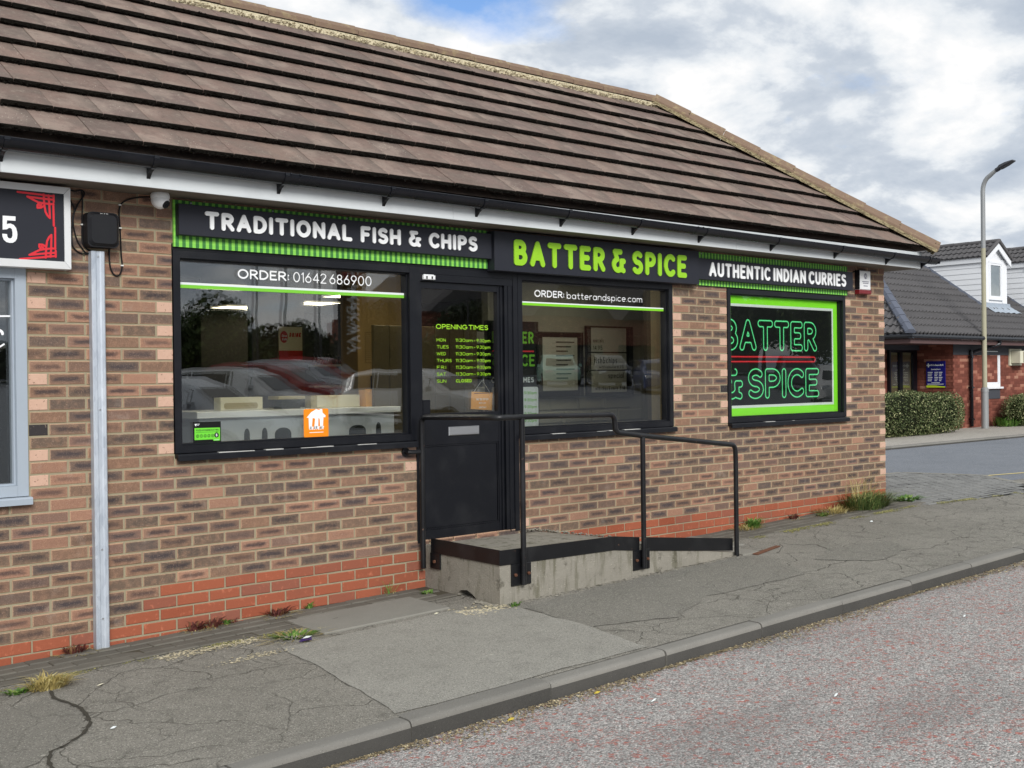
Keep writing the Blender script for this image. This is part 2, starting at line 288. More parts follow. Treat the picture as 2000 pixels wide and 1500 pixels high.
# ------------------------------------------------------------------ helpers: meshes and objects
class MB:
    def __init__(s): s.v = []; s.f = []; s.mi = []; s.cur = 0
    def add(s, vs, fs, mi=None):
        k = len(s.v); s.v += [tuple(p) for p in vs]; s.f += [tuple(i+k for i in f) for f in fs]; s.mi += [s.cur if mi is None else mi]*len(fs); return s
    def box(s, x0, x1, y0, y1, z0, z1, skip=''):
        v = [(x0,y0,z0),(x1,y0,z0),(x1,y1,z0),(x0,y1,z0),(x0,y0,z1),(x1,y0,z1),(x1,y1,z1),(x0,y1,z1)]
        f = [(0,3,2,1),(4,5,6,7),(0,1,5,4),(1,2,6,5),(2,3,7,6),(3,0,4,7)]
        return s.add(v, [q for q, n in zip(f, ('b','t','f','r','k','l')) if n not in skip])
    def bev(s, x0, x1, y0, y1, z0, z1, b):          # box with chamfered front (-y) edges
        v = [(x0,y0+b,z0),(x1,y0+b,z0),(x1,y0+b,z1),(x0,y0+b,z1),(x0+b,y0,z0+b),(x1-b,y0,z0+b),(x1-b,y0,z1-b),(x0+b,y0,z1-b),(x0,y1,z0),(x1,y1,z0),(x1,y1,z1),(x0,y1,z1)]
        return s.add(v, [(4,5,6,7),(0,1,5,4),(1,2,6,5),(2,3,7,6),(3,0,4,7),(8,9,1,0),(9,10,2,1),(10,11,3,2),(11,8,0,3)])
    def tbev(s, x0, x1, y0, y1, z0, z1, b):         # box with chamfered top edges
        v = [(x0,y0,z1-b),(x1,y0,z1-b),(x1,y1,z1-b),(x0,y1,z1-b),(x0+b,y0+b,z1),(x1-b,y0+b,z1),(x1-b,y1-b,z1),(x0+b,y1-b,z1),(x0,y0,z0),(x1,y0,z0),(x1,y1,z0),(x0,y1,z0)]
        return s.add(v, [(4,5,6,7),(0,1,5,4),(1,2,6,5),(2,3,7,6),(3,0,4,7),(8,9,1,0),(9,10,2,1),(10,11,3,2),(11,8,0,3)])
    def prism(s, pts, axis, a0, a1):                # polygon pts (2-D) swept along an axis
        n = len(pts)
        def P(p, a): return {'x': (a, p[0], p[1]), 'y': (p[0], a, p[1]), 'z': (p[0], p[1], a)}[axis]
        v = [P(p, a0) for p in pts] + [P(p, a1) for p in pts]
        return s.add(v, [tuple(range(n))[::-1], tuple(range(n, 2*n))] + [(i, (i+1) % n, n+(i+1) % n, n+i) for i in range(n)])
    def tube(s, path, r, n=8, caps=True):
        path = [Vector(p) for p in path]; rs = r if isinstance(r, (list, tuple)) else [r]*len(path); vs = []; ref = None
        for i, p in enumerate(path):
            d = (path[min(i+1, len(path)-1)] - path[max(i-1, 0)]).normalized()
            if ref is None: ref = d.orthogonal().normalized()
            ref = (ref - d*ref.dot(d)).normalized() if (ref - d*ref.dot(d)).length > 1e-6 else d.orthogonal().normalized()
            b = d.cross(ref)
            for k in range(n):
                a = 2*math.pi*k/n; vs.append(p + rs[i]*(math.cos(a)*ref + math.sin(a)*b))
        fs = [(i*n+k, i*n+(k+1) % n, (i+1)*n+(k+1) % n, (i+1)*n+k) for i in range(len(path)-1) for k in range(n)]
        if caps: fs += [tuple(range(n))[::-1], tuple(range((len(path)-1)*n, len(path)*n))]
        return s.add(vs, fs)
    def lathe(s, prof, n=16, o=(0,0,0)):            # prof: (r, z)
        vs = [(o[0]+r*math.cos(2*math.pi*k/n), o[1]+r*math.sin(2*math.pi*k/n), o[2]+z) for r, z in prof for k in range(n)]
        fs = [(i*n+k, i*n+(k+1) % n, (i+1)*n+(k+1) % n, (i+1)*n+k) for i in range(len(prof)-1) for k in range(n)]
        return s.add(vs, fs + [tuple(range(n))[::-1], tuple(range((len(prof)-1)*n, len(prof)*n))])
    def mesh(s, name, mats, smooth=False):
        me = bpy.data.meshes.new(name); me.from_pydata(s.v, [], s.f)
        for m in (mats if isinstance(mats, (list, tuple)) else [mats]): me.materials.append(M_[m])
        me.polygons.foreach_set('material_index', s.mi)
        if smooth:
            me.polygons.foreach_set('use_smooth', [True]*len(me.polygons)); me.update()
            try: me.set_sharp_from_angle(angle=R(40))
            except Exception: pass
        me.update(); return me
    def build(s, name, mats, parent=None, smooth=False, loc=None): return put(name, s.mesh(name, mats, smooth), parent, loc)
def put(name, me, parent=None, loc=None):
    o = bpy.data.objects.new(name, me); COL.objects.link(o)
    if parent is not None: o.parent = parent
    if loc is not None: o.location = loc
    return o
def tag(o, label=None, cat=None, group=None, kind=None):
    for k, v in (('label', label), ('category', cat), ('group', group), ('kind', kind)):
        if v: o[k] = v
    return o
def thing(name, label, cat, loc=(0, 0, 0), group=None, rz=0.0):
    o = bpy.data.objects.new(name, None); COL.objects.link(o); o.location = loc; o.rotation_euler.z = rz; o.empty_display_size = .2
    return tag(o, label, cat, group)
def copy_tree(o, parent=None):
    q = o.copy(); COL.objects.link(q); q.parent = parent
    for ch in [x for x in o.children]: copy_tree(ch, q)
    return q
def struct(o): o['kind'] = 'structure'; return o
def stuff(o): o['kind'] = 'stuff'; return o

# ------------------------------------------------------------------ rounded stroke lettering
def arc(cx, cy, rx, ry, a0, a1, n=14): return [(cx+rx*math.cos(R(a0+(a1-a0)*i/n)), cy+ry*math.sin(R(a0+(a1-a0)*i/n))) for i in range(n+1)]
def glyph(ch):
    """(width, strokes) on a cap height of 1; x scaled later."""
    Lc = {
     'A': (.62, [[(0,0),(.31,1),(.62,0)], [(.12,.32),(.50,.32)]]),
     'B': (.50, [[(0,0),(0,1),(.22,1)]+arc(.22,.765,.22,.235,90,-90)+[(0,.53)], [(.22,.53)]+arc(.25,.265,.25,.265,90,-90)+[(0,0)]]),
     'C': (.56, [arc(.33,.5,.33,.5,48,312,26)]),
     'D': (.56, [[(0,0),(0,1),(.18,1)]+arc(.18,.5,.38,.5,90,-90,20)+[(0,0)]]),
     'E': (.44, [[(.44,1),(0,1),(0,0),(.44,0)], [(0,.52),(.36,.52)]]),
     'F': (.44, [[(.44,1),(0,1),(0,0)], [(0,.50),(.36,.50)]]),
     'G': (.62, [arc(.34,.5,.34,.5,48,360,28)+[(.42,.5)]]),
     'H': (.54, [[(0,0),(0,1)], [(.54,0),(.54,1)], [(0,.5),(.54,.5)]]),
     'I': (.0, [[(0,0),(0,1)]]),
     'J': (.36, [[(.36,1),(.36,.2)]+arc(.18,.2,.18,.2,0,-150)]),
     'K': (.5, [[(0,0),(0,1)], [(.48,1),(0,.42)], [(.16,.58),(.5,0)]]),
     'L': (.42, [[(0,1),(0,0),(.42,0)]]),
     'M': (.66, [[(0,0),(0,1),(.33,.35),(.66,1),(.66,0)]]),
     'N': (.56, [[(0,0),(0,1),(.56,0),(.56,1)]]),
     'O': (.68, [arc(.34,.5,.34,.5,0,360,36)]),
     'P': (.48, [[(0,0),(0,1),(.22,1)]+arc(.22,.73,.26,.27,90,-90)+[(0,.46)]]),
     'R': (.50, [[(0,0),(0,1),(.22,1)]+arc(.22,.74,.25,.26,90,-90)+[(0,.48)], [(.22,.48),(.50,0)]]),
     'S': (.48, [arc(.25,.755,.23,.245,38,268,18)+arc(.23,.255,.25,.255,88,-142,18)]),
     'T': (.56, [[(0,1),(.56,1)], [(.28,1),(.28,0)]]),
     'U': (.54, [[(0,1),(0,.27)]+arc(.27,.27,.27,.27,180,360,18)+[(.54,1)]]),
     'V': (.6, [[(0,1),(.3,0),(.6,1)]]), 'W': (.9, [[(0,1),(.22,0),(.45,.9),(.68,0),(.9,1)]]),
     'Y': (.56, [[(0,1),(.28,.5),(.56,1)], [(.28,.5),(.28,0)]]),
     '&': (.66, [[(.44,1),(.06,1),(.22,.60)]+arc(.26,.29,.26,.29,112,322,20)+[(.52,.22),(.50,.50),(.66,.50)], [(.49,.16),(.52,.04),(.64,0)]]),
     '0': (.52, [arc(.26,.5,.26,.5,0,360,32)]), '1': (.14, [[(0,.82),(.14,1),(.14,0)]]),
     '2': (.48, [arc(.23,.75,.23,.25,165,-30,14)+[(0,0),(.48,0)]]),
     '3': (.46, [arc(.21,.76,.21,.24,150,-90,14)+arc(.21,.26,.25,.26,90,-150,16)]),
     '4': (.5, [[(.38,0),(.38,1),(0,.28),(.52,.28)]]),
     '5': (.46, [[(.42,1),(.07,1),(.03,.55)]+arc(.21,.32,.25,.32,125,-145,18)]),
     '6': (.48, [[(.34,1),(.06,.48)], arc(.24,.3,.24,.3,0,360,28)]), '9': (.48, [[(.14,0),(.42,.52)], arc(.24,.7,.24,.3,0,360,28)]),
     '8': (.46, [arc(.23,.76,.2,.24,0,360,24), arc(.23,.26,.23,.26,0,360,24)]), '7': (.44, [[(0,1),(.44,1),(.12,0)]]),
     ':': (.0, [[(0,.12),(0,.121)], [(0,.62),(0,.621)]]), '.': (.0, [[(0,.02),(0,.021)]]), '-': (.26, [[(0,.36),(.26,.36)]]), ',': (.05, [[(.05,.03),(0,-.1)]]), "'": (.02, [[(.02,1),(0,.85)]]),
     'a': (.46, [arc(.22,.32,.22,.32,0,360,24), [(.46,.64),(.46,0)]]), 'b': (.46, [[(0,1.05),(0,0)], arc(.24,.32,.22,.32,0,360,24)]), 'c': (.42, [arc(.24,.32,.24,.32,50,310,20)]),
     'd': (.46, [arc(.22,.32,.22,.32,0,360,24), [(.46,1.05),(.46,0)]]), 'e': (.46, [[(.02,.34),(.45,.34)]+arc(.23,.32,.23,.32,5,305,22)]), 'f': (.3, [[(.12,0),(.12,.85)]+arc(.27,.85,.15,.17,180,80,8), [(0,.62),(.28,.62)]]),
     'g': (.46, [arc(.22,.32,.22,.32,0,360,24), [(.46,.64),(.46,-.1)]+arc(.24,-.1,.22,.2,0,-140,10)]), 'h': (.42, [[(0,1.05),(0,0)], [(0,.4)]+arc(.21,.42,.21,.22,180,0,12)+[(.42,0)]]), 'i': (.0, [[(0,0),(0,.62)], [(0,.9),(0,.905)]]),
     'k': (.4, [[(0,1.05),(0,0)], [(.38,.62),(0,.25)], [(.14,.38),(.4,0)]]), 'l': (.0, [[(0,1.05),(0,0)]]), 'm': (.7, [[(0,.62),(0,0)], [(0,.42)]+arc(.175,.45,.175,.19,180,0,10)+[(.35,0)], [(.35,.42)]+arc(.525,.45,.175,.19,180,0,10)+[(.70,0)]]),
     'n': (.42, [[(0,.62),(0,0)], [(0,.4)]+arc(.21,.42,.21,.22,180,0,12)+[(.42,0)]]), 'o': (.46, [arc(.23,.32,.23,.32,0,360,24)]), 'p': (.46, [[(0,.62),(0,-.32)], arc(.24,.32,.22,.32,0,360,24)]),
     'r': (.26, [[(0,.62),(0,0)], [(0,.38)]+arc(.22,.40,.22,.24,180,75,8)]), 's': (.36, [arc(.18,.48,.17,.16,40,265,12)+arc(.18,.16,.18,.16,88,-140,12)]), 't': (.3, [[(.13,.92),(.13,.14)]+arc(.27,.14,.14,.14,180,280,6), [(0,.62),(.29,.62)]]),
     'u': (.42, [[(0,.62),(0,.22)]+arc(.21,.22,.21,.22,180,360,12), [(.42,.62),(.42,0)]]), 'v': (.42, [[(0,.62),(.21,0),(.42,.62)]]), 'w': (.6, [[(0,.62),(.15,0),(.3,.55),(.45,0),(.6,.62)]]), 'y': (.42, [[(0,.62),(.21,.02)], [(.42,.62),(.12,-.3)]]),
     'x': (.4, [[(0,.62),(.4,0)], [(.4,.62),(0,0)]])}
    return Lc.get(ch, (.4, [[(0,0),(.4,0),(.4,1),(0,1),(0,0)]]))
def contours(strokes, h, cell):
    """Outline loops of the union of round strokes of half width h (marching squares on a distance field)."""
    segs = np.array([(a[0], a[1], b[0], b[1]) for st in strokes for a, b in zip(st[:-1], st[1:])], float)
    x0 = min(segs[:, 0].min(), segs[:, 2].min()) - h - 2*cell; x1 = max(segs[:, 0].max(), segs[:, 2].max()) + h + 2*cell
    y0 = min(segs[:, 1].min(), segs[:, 3].min()) - h - 2*cell; y1 = max(segs[:, 1].max(), segs[:, 3].max()) + h + 2*cell
    nx, ny = int((x1-x0)/cell)+2, int((y1-y0)/cell)+2
    gx = x0 + cell*np.arange(nx) + 1e-5; gy = y0 + cell*np.arange(ny) + 1e-5
    X, Y = np.meshgrid(gx, gy, indexing='ij'); D = np.full(X.shape, 1e9)
    for ax, ay, bx, by in segs:
        dx, dy = bx-ax, by-ay; l2 = dx*dx+dy*dy + 1e-12
        t = np.clip(((X-ax)*dx+(Y-ay)*dy)/l2, 0, 1); D = np.minimum(D, np.hypot(X-ax-t*dx, Y-ay-t*dy))
    F = D - h; ins = F < 0; link = {}
    def pt(e):
        i, j, d = e
        a = F[i, j]; b = F[i+1, j] if d == 0 else F[i, j+1]; t = a/(a-b)
        return (gx[i]+(cell*t if d == 0 else 0), gy[j]+(cell*t if d == 1 else 0))
    act = np.argwhere((ins[:-1, :-1].astype(int)+ins[1:, :-1]+ins[:-1, 1:]+ins[1:, 1:]) % 4 != 0)
    for i, j in act:
        i, j = int(i), int(j); k = ins[i, j]*1+ins[i+1, j]*2+ins[i+1, j+1]*4+ins[i, j+1]*8
        b, r, t, l = (i, j, 0), (i+1, j, 1), (i, j+1, 0), (i, j, 1)
        T = {1: [(b, l)], 2: [(r, b)], 3: [(r, l)], 4: [(t, r)], 5: [(b, l), (t, r)], 6: [(t, b)], 7: [(t, l)], 8: [(l, t)], 9: [(b, t)], 10: [(r, b), (l, t)], 11: [(r, t)], 12: [(l, r)], 13: [(b, r)], 14: [(l, b)]}[int(k)]
        for s_, e_ in T: link[s_] = e_
    loops = []
    while link:
        s0 = next(iter(link)); e = s0; lp = []
        while e in link: nx_ = link.pop(e); lp.append(pt(e)); e = nx_
        if len(lp) > 5:
            out = [lp[0]]
            for q in range(1, len(lp)-1):
                a, b_, d_ = out[-1], lp[q], lp[q+1]
                cr = abs((b_[0]-a[0])*(d_[1]-a[1])-(b_[1]-a[1])*(d_[0]-a[0])); ln = math.hypot(d_[0]-a[0], d_[1]-a[1])
                if cr > ln*cell*.045: out.append(b_)
            out.append(lp[-1]); loops.append(out)
    return loops
_GL = {}
def gl_loops(ch, sx, h, cell=.032):
    k = (ch, round(sx, 3), round(h, 3), cell)
    if k not in _GL:
        w, st = glyph(ch); st = [[(h+x*sx, h+y*(1-2*h)) for x, y in q] for q in st]; _GL[k] = contours(st, h, cell)
    return _GL[k]
def layout(txt, x0, x1, cap, h, gap=.16, space=.42, sx=None):
    """[(char, x, sx)] so that txt fills x0..x1 at the given cap height."""
    g0 = sum(2*h for ch in txt if ch != ' ') + gap*sum(1 for a, b in zip(txt, txt[1:]) if a != ' ' and b != ' '); gw = sum(glyph(ch)[0] for ch in txt if ch != ' ')
    ns = txt.count(' ')
    if sx is None:
        sx = ((x1-x0)/cap - g0 - ns*space)/max(gw, .01); sx = max(.35, min(2.2, sx))
        left = (x1-x0)/cap - g0 - ns*space - gw*sx; gap += left/max(1, len(txt)-1)
    out = []; x = x0
    for i, ch in enumerate(txt):
        if ch == ' ': x += space*cap; continue
        out.append((ch, x, sx)); x += cap*(glyph(ch)[0]*sx+2*h + (gap if i+1 < len(txt) and txt[i+1] != ' ' else 0))
    return out
def fill(mb, loops, fx, depth, rev=False):
    """Triangulate loops, map 2-D to 3-D with fx(u, v, d); d = 0 is the front, d = depth the back."""
    flatp = [p for l in loops for p in l]; tri = tessellate_polygon([[Vector((p[0], p[1], 0)) for p in l] for l in loops]); n = len(flatp)
    fs = []
    for a, b, d in tri:
        A, B, D_ = flatp[a], flatp[b], flatp[d]
        if (B[0]-A[0])*(D_[1]-A[1])-(B[1]-A[1])*(D_[0]-A[0]) < 0: a, b = b, a
        fs.append((a, b, d))
    vs = [fx(p[0], p[1], 0) for p in flatp]
    if depth:
        vs += [fx(p[0], p[1], depth) for p in flatp]; k = 0
        for l in loops:
            m = len(l); fs += [(k+(i+1) % m, k+i, n+k+i, n+k+(i+1) % m) for i in range(m)]; k += m
    mb.add(vs, fs)
def text(mb, txt, x0, x1, z0, cap, h, y, depth=0.0, cell=.04, italic=0.0, **k):
    """Flat lettering facing -y, baseline z0."""
    for ch, x, sx in layout(txt, x0, x1, cap, h, **k):
        fill(mb, gl_loops(ch, sx, h, cell), lambda u, v, d, x=x: (x+u*cap+italic*v*cap, y+d, z0+v*cap), depth)
def letters(parent, txt, x0, x1, z0, cap, h, y, depth, mat, **k):
    """One child object per letter; alike letters share a mesh."""
    cache = {}
    for ch, x, sx in layout(txt, x0, x1, cap, h, **k):
        kk = (ch, round(sx, 3))
        if kk not in cache:
            mb = MB(); fill(mb, gl_loops(ch, sx, h, .025), lambda u, v, d: (u*cap, d, v*cap), depth); cache[kk] = mb.mesh('letter', mat)
        put('letter', cache[kk], parent, (x, y, z0))
def strokes_flat(mb, strokes, h, y, fx=lambda u, v: (u, v), depth=0.0, cell=.03):
    fill(mb, contours(strokes, h, cell), lambda u, v, d: (fx(u, v)[0], y+d, fx(u, v)[1]), depth)

# ground heights (relative to the wall datum)
def gz(x, y):
    xx = min(max(x, -6.0), 8.15); h = -2.797+.0217*xx
    return h + (.02*max(y, -2.43) if (y < 0 and x < 8.15) else (.02*max(y, -2.43)*max(0, 1-(x-8.15)/4) if y < 0 else 0))
KY = -2.43                                         # kerb arris
def rz_(x, y):
    b = gz(x, KY)-.098; return b + .016*min(KY-y, 4.0)

# ================================================================== GROUND
def sheet(name, mat, xs, ys, zf, dz=0.0):
    mb = MB(); nx, ny = len(xs), len(ys)
    mb.add([(x, y, zf(x, y)+dz) for x in xs for y in ys], [(i*ny+j, (i+1)*ny+j, (i+1)*ny+j+1, i*ny+j+1) for i in range(nx-1) for j in range(ny-1)])
    return struct(mb.build(name, mat))
def poly_sheet(name, mat, pts, zf, dz):
    mb = MB(); lp = [Vector((p[0], p[1], 0)) for p in pts]; fs = []
    for a, b, d in tessellate_polygon([lp]):
        A, B, D_ = pts[a], pts[b], pts[d]
        fs.append((a, b, d) if (B[0]-A[0])*(D_[1]-A[1])-(B[1]-A[1])*(D_[0]-A[0]) > 0 else (a, d, b))
    mb.add([(p[0], p[1], zf(p[0], p[1])+dz) for p in pts], fs); return struct(mb.build(name, mat))
def wobble(pts, amp=.02, n=8):
    out = []
    for a, b in zip(pts, pts[1:]+pts[:1]):
        for i in range(n):
            t = i/n; out.append((a[0]+(b[0]-a[0])*t+random.uniform(-amp, amp), a[1]+(b[1]-a[1])*t+random.uniform(-amp, amp)))
    return out
def cpz(x, y): return min(rz_(x, -7), -2.70)-.012+.050*max(0, min(-9.5-y, 34))
fr = lambda a, b, n: [a+(b-a)*i/n for i in range(n+1)]
flat('verge_grass', c(70, 84, 44), .95, .1, var=.3, vs=2)
XS = [-60, -20, -6, -4, -2, 0, 2, 4, 6, 8.15, 10, 12.15, 20, 60, 120]
sheet('ground', 'side_road_asphalt', [-900, -60, -6, 8.15, 60, 900], [-900, -90, -12, -6.5, 0, 60, 900], lambda x, y: min(rz_(x, -7), -2.70)-.10)
sheet('pavement', 'pavement_asphalt', [-60, -6] + fr(-4, 8.15, 24) + [9, 10, 11, 12.15, 20, 60], [KY+.10, -1.8, -1.2, -.6, 0, .12], lambda x, y: gz(x, y))
sheet('road', 'road_chippings', XS, [-9.5, -8, -6.5, -5, -4, -3, KY-.005], rz_)
sheet('car_park', 'side_road_asphalt', XS, [-90, -45, -30, -20, -14, -9.5], cpz)
sheet('grass_verge', 'verge_grass', [-60, 20, 120], [-90, -60, -40], lambda x, y: cpz(20, y)+.05)
sheet('side_road', 'side_road_asphalt', [8.0, 14, 30, 80], [-.3, 2, 4.62], lambda x, y: -2.626)
sheet('far_pavement', 'far_path', [8.0, 14, 20, 30, 80], [4.74, 6, 9.5], lambda x, y: -2.565)

# kerb stones
def kerb_mesh(L, name='kerb_stone'):
    prof = [(0, -.14), (0, -.03), (.005, -.012), (.016, -.003), (.034, 0), (.125, .001), (.125, -.14)]
    mb = MB(); n = len(prof); vs = []
    for x in (0, L): vs += [(x, p[0], p[1]) for p in prof]
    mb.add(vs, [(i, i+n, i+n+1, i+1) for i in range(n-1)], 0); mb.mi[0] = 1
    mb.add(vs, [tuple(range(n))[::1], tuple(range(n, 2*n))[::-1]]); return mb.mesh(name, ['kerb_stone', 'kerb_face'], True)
kerb = thing('kerb', None, None); struct(kerb)
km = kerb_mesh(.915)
x = .085-.925*4
for i in range(18):
    o = put('kerb_stone', km, kerb, (x, KY+random.uniform(-.004, .004), gz(x, KY)+random.uniform(-.004, .004)))
    o.rotation_euler = (random.uniform(-.02, .02), -math.atan((gz(x+.9, KY)-gz(x, KY))/.9), random.uniform(-.003, .003)); x += .925
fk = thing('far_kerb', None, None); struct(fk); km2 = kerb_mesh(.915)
for i in range(26): put('kerb_stone', km2, fk, (9+.925*i, 4.62, -2.566))

# patches, slab, paver strips
poly_sheet('pavement_patch', 'patch_asphalt', wobble([(.30, -.80), (1.62, -.76), (2.02, -1.02), (2.0, -1.75), (1.9, -2.30), (.10, -2.29), (.24, -1.4)], .012), gz, .004)
poly_sheet('pavement_patch', 'patch_dark', wobble([(2.02, -1.05), (2.0, -1.75), (2.6, -1.95), (3.2, -1.7), (4.35, -1.75), (4.75, -1.10), (4.6, -.93), (3, -.93)], .02), gz, .004)
poly_sheet('pavement_patch', 'patch_dark', wobble([(-2.6, -2.2), (-1.46, -1.76), (-1.16, -1.5), (-1.08, -1.37), (-1.04, -1.1), (-1.07, -.86), (-2.6, -.70)], .02), gz, .004)
poly_sheet('pavement_patch', 'patch_dark', wobble([(4.9, -1.45), (5.4, -1.25), (6.1, -1.42), (5.9, -1.72), (5.2, -1.85)], .03), gz, .004)
mb = MB()                                            # open crack with crumbled edge
cr = [(-1.035, -.70), (-1.056, -.848), (-1.03, -1.0), (-1.029, -1.103), (-1.05, -1.25), (-1.08, -1.376), (-1.153, -1.506), (-1.27, -1.60), (-1.353, -1.641), (-1.406, -1.764), (-1.42, -1.9)]
cr = [(p[0]+(random.uniform(-.014, .014) if i else 0), p[1]) for i, p in enumerate(cr)]
for i in range(len(cr)-1):
    for t in range(4):
        a = [cr[i][k]+(cr[i+1][k]-cr[i][k])*t/4 for k in (0, 1)]; b = [cr[i][k]+(cr[i+1][k]-cr[i][k])*(t+1)/4 for k in (0, 1)]
        w0 = .003+.010*abs(math.sin(i*1.7+t*1.9)); w1 = .003+.010*abs(math.sin(i*1.7+(t+1)*1.9)) if t < 3 else .003+.010*abs(math.sin((i+1)*1.7))
        mb.add([(a[0]-w0, a[1], gz(*a)+.008), (a[0]+w0, a[1], gz(*a)+.008), (b[0]+w1, b[1], gz(*b)+.008), (b[0]-w1, b[1], gz(*b)+.008)], [(0, 1, 2, 3)])
flat('crack_dirt', c(74, 71, 64), 1, .05, var=.3, vs=60, bump=.5); struct(mb.build('pavement_crack', 'crack_dirt'))
strip = thing('paver_strip', None, None); struct(strip)
PAVE_T = []
def paver_run(x0, x1, rows, parent):
    mb = MB(); mb.tbev(0, .196, 0, .097, -.05, 0, .006); me = mb.mesh('paver', 'paver')
    for r in range(rows):
        x = x0 - (.1 if r % 2 else 0)
        while x < x1:
            y = -.105*(r+1)-.004
            o = put('paver', me, parent, (x, y, gz(x+.1, y)+.006+random.uniform(-.003, .004)))
            o.rotation_euler = (random.uniform(-.02, .02), -.0217+random.uniform(-.02, .02), random.uniform(-.012, .012)); x += .2
paver_run(-1.75, 1.80, 4, strip); paver_run(4.85, 8.45, 4, strip)
poly_sheet('joint_sand', 'joint_sand', [(-2.6, -.43), (1.98, -.43), (1.98, .02), (-2.6, .02)], gz, .002)
poly_sheet('joint_sand', 'joint_sand', [(4.75, -.43), (8.6, -.43), (8.6, .02), (4.75, .02)], gz, .002)
mb = MB()
sl = [(.62, -.24), (1.66, -.10), (1.70, -.43), (1.66, -.70), (.67, -.70)]
mb.tbev(.66, 1.66, -.70, -.232, -.05, .006, .006); mb.v = [(p[0], p[1], p[2]+gz(p[0], p[1])+.007) for p in mb.v]; struct(mb.build('concrete_slab', 'slab'))
mb = MB(); mb.tbev(4.66, 5.05, -.62, -.02, -.05, .004, .006); mb.v = [(p[0], p[1], p[2]+gz(p[0], p[1])+.008) for p in mb.v]; struct(mb.build('concrete_slab', 'slab'))
# block paved crossing: a few pixels a block, joined
poly_sheet('crossing_bed', 'joint_dark', [(8.46, .9), (8.46, -.48), (10.3, -.72), (11.4, -.22), (12.2, .72), (11.9, 1.75), (8.46, 2.3)], gz, .003)
def inside(p, poly):
    r = False
    for (x1, y1), (x2, y2) in zip(poly, poly[1:]+poly[:1]):
        if (y1 > p[1]) != (y2 > p[1]) and p[0] < (x2-x1)*(p[1]-y1)/(y2-y1)+x1: r = not r
    return r
CP = [(8.42, 2.25), (8.45, -.46), (10.3, -.70), (11.35, -.2), (12.15, .72), (11.85, 1.72)]
mb = MB(); y = -.72
k = 0
while y < 2.3:
    x = 8.44 - (.1 if k % 2 else 0)
    while x < 12.2:
        if inside((x+.1, y+.05), CP) and not (x < 8.44 and y > -.02):
            z = gz(x+.1, y+.05)+.006+random.uniform(-.003, .005); mb.tbev(x+.006, x+.194, y+.008, y+.092, z-.04, z, .009)
        x += .2
    y += .1; k += 1
stuff(mb.build('block_paving', 'block_paver'))
mb = MB()
for a, b in (((11.35, -.2), (12.18, .74)), ((12.18, .74), (11.87, 1.78)), ((11.87, 1.78), (8.46, 2.32))):
    d = Vector((b[0]-a[0], b[1]-a[1], 0)).normalized(); n_ = Vector((-d.y, d.x, 0))*.05
    vs = [Vector((*a, 0))-n_, Vector((*b, 0))-n_, Vector((*b, 0))+n_, Vector((*a, 0))+n_]
    mb.add([(v.x, v.y, -2.612) for v in vs]+[(v.x, v.y, -2.66) for v in vs], [(0, 1, 2, 3), (0, 4, 5, 1), (1, 5, 6, 2), (2, 6, 7, 3), (3, 7, 4, 0)])
struct(mb.build('edging_kerb', 'slab'))
flat('line_yellow', c(214, 196, 130), .8, .2, var=.25, vs=20); mb = MB(); mb.add([(12.1, .70, -2.621), (17, -.32, -2.621), (17, -.25, -2.621), (12.1, .76, -2.621)], [(0, 1, 2, 3)]); struct(mb.build('road_marking', 'line_yellow'))

# ================================================================== SHOP BUILDING
shop = thing('shop_building', 'single storey brick shop with brown tiled roof and black framed windows', 'shop building', (0, 0, 0))
# openings: x0, x1, z0, z1
OPEN = [(-3.2, -.905, -1.85, -.50), (-.005, 4.8275, -1.65, -.30), (1.9075, 2.925, -2.42, -1.65), (5.62, 7.655, -1.65, -.30)]
def free(z0, z1, xa=-4.0, xb=8.4425):
    iv = [(xa, xb)]
    for x0, x1, a, b in OPEN:
        if a < (z0+z1)/2 < b:
            nv = []
            for p, q in iv:
                if x1 <= p or x0 >= q: nv.append((p, q)); continue
                if p < x0: nv.append((p, x0))
                if q > x1: nv.append((x1, q))
            iv = nv
    return iv
mb = MB(); levels = sorted({-3.0, .12} | {v for o in OPEN for v in o[2:]})
for a, b in zip(levels, levels[1:]):
    for p, q in free(a, b, -4.0, 8.437): mb.box(p, q, .0055, .27, a, b)
mb.box(8.13, 8.4365, .27, 9.8, -3, .12); mb.box(-4, 8.13, 9.5, 9.8, -3, .12)
wall = mb.build('wall', 'mortar', shop)
# bricks
pieces = []
for n in range(-1, 39):
    z1 = -.075*n; z0 = z1-.075; wr = (-n-1+37) % 2
    red = (n >= 33) and True
    for p, q in free(z0, z1):
        zz0, zz1 = z0, z1
        k = math.floor((p+.1125*wr)/.225)-1
        while True:
            a = k*.225-.1125*wr; b = a+.225; k += 1
            if a > q: break
            a2, b2 = max(a+.005, p+.0 if p > a else a+.005), min(b-.005, q)
            if p > a and p-a < .12 and p > -3.9: a2 = p+.005
            if b2-a2 < .03: continue
            kind = 'brick'
            if n >= 33 and (a2+.02 > {33: -.12, 34: -.23, 35: -.345}.get(n, -99)): kind = 'red_brick'
            elif b2-a2 < .125 and (abs(p-a2) < .02 or abs(q-b2) < .02) and p > -3.9:
                h = random.random(); kind = 'pale_brick' if h < .70 else ('charred_brick' if h < .78 else 'brick')
            pieces.append((a2, b2, zz0+.005, zz1-.005, kind))
pc = Vector((-3.12, -6.89, -1.19))
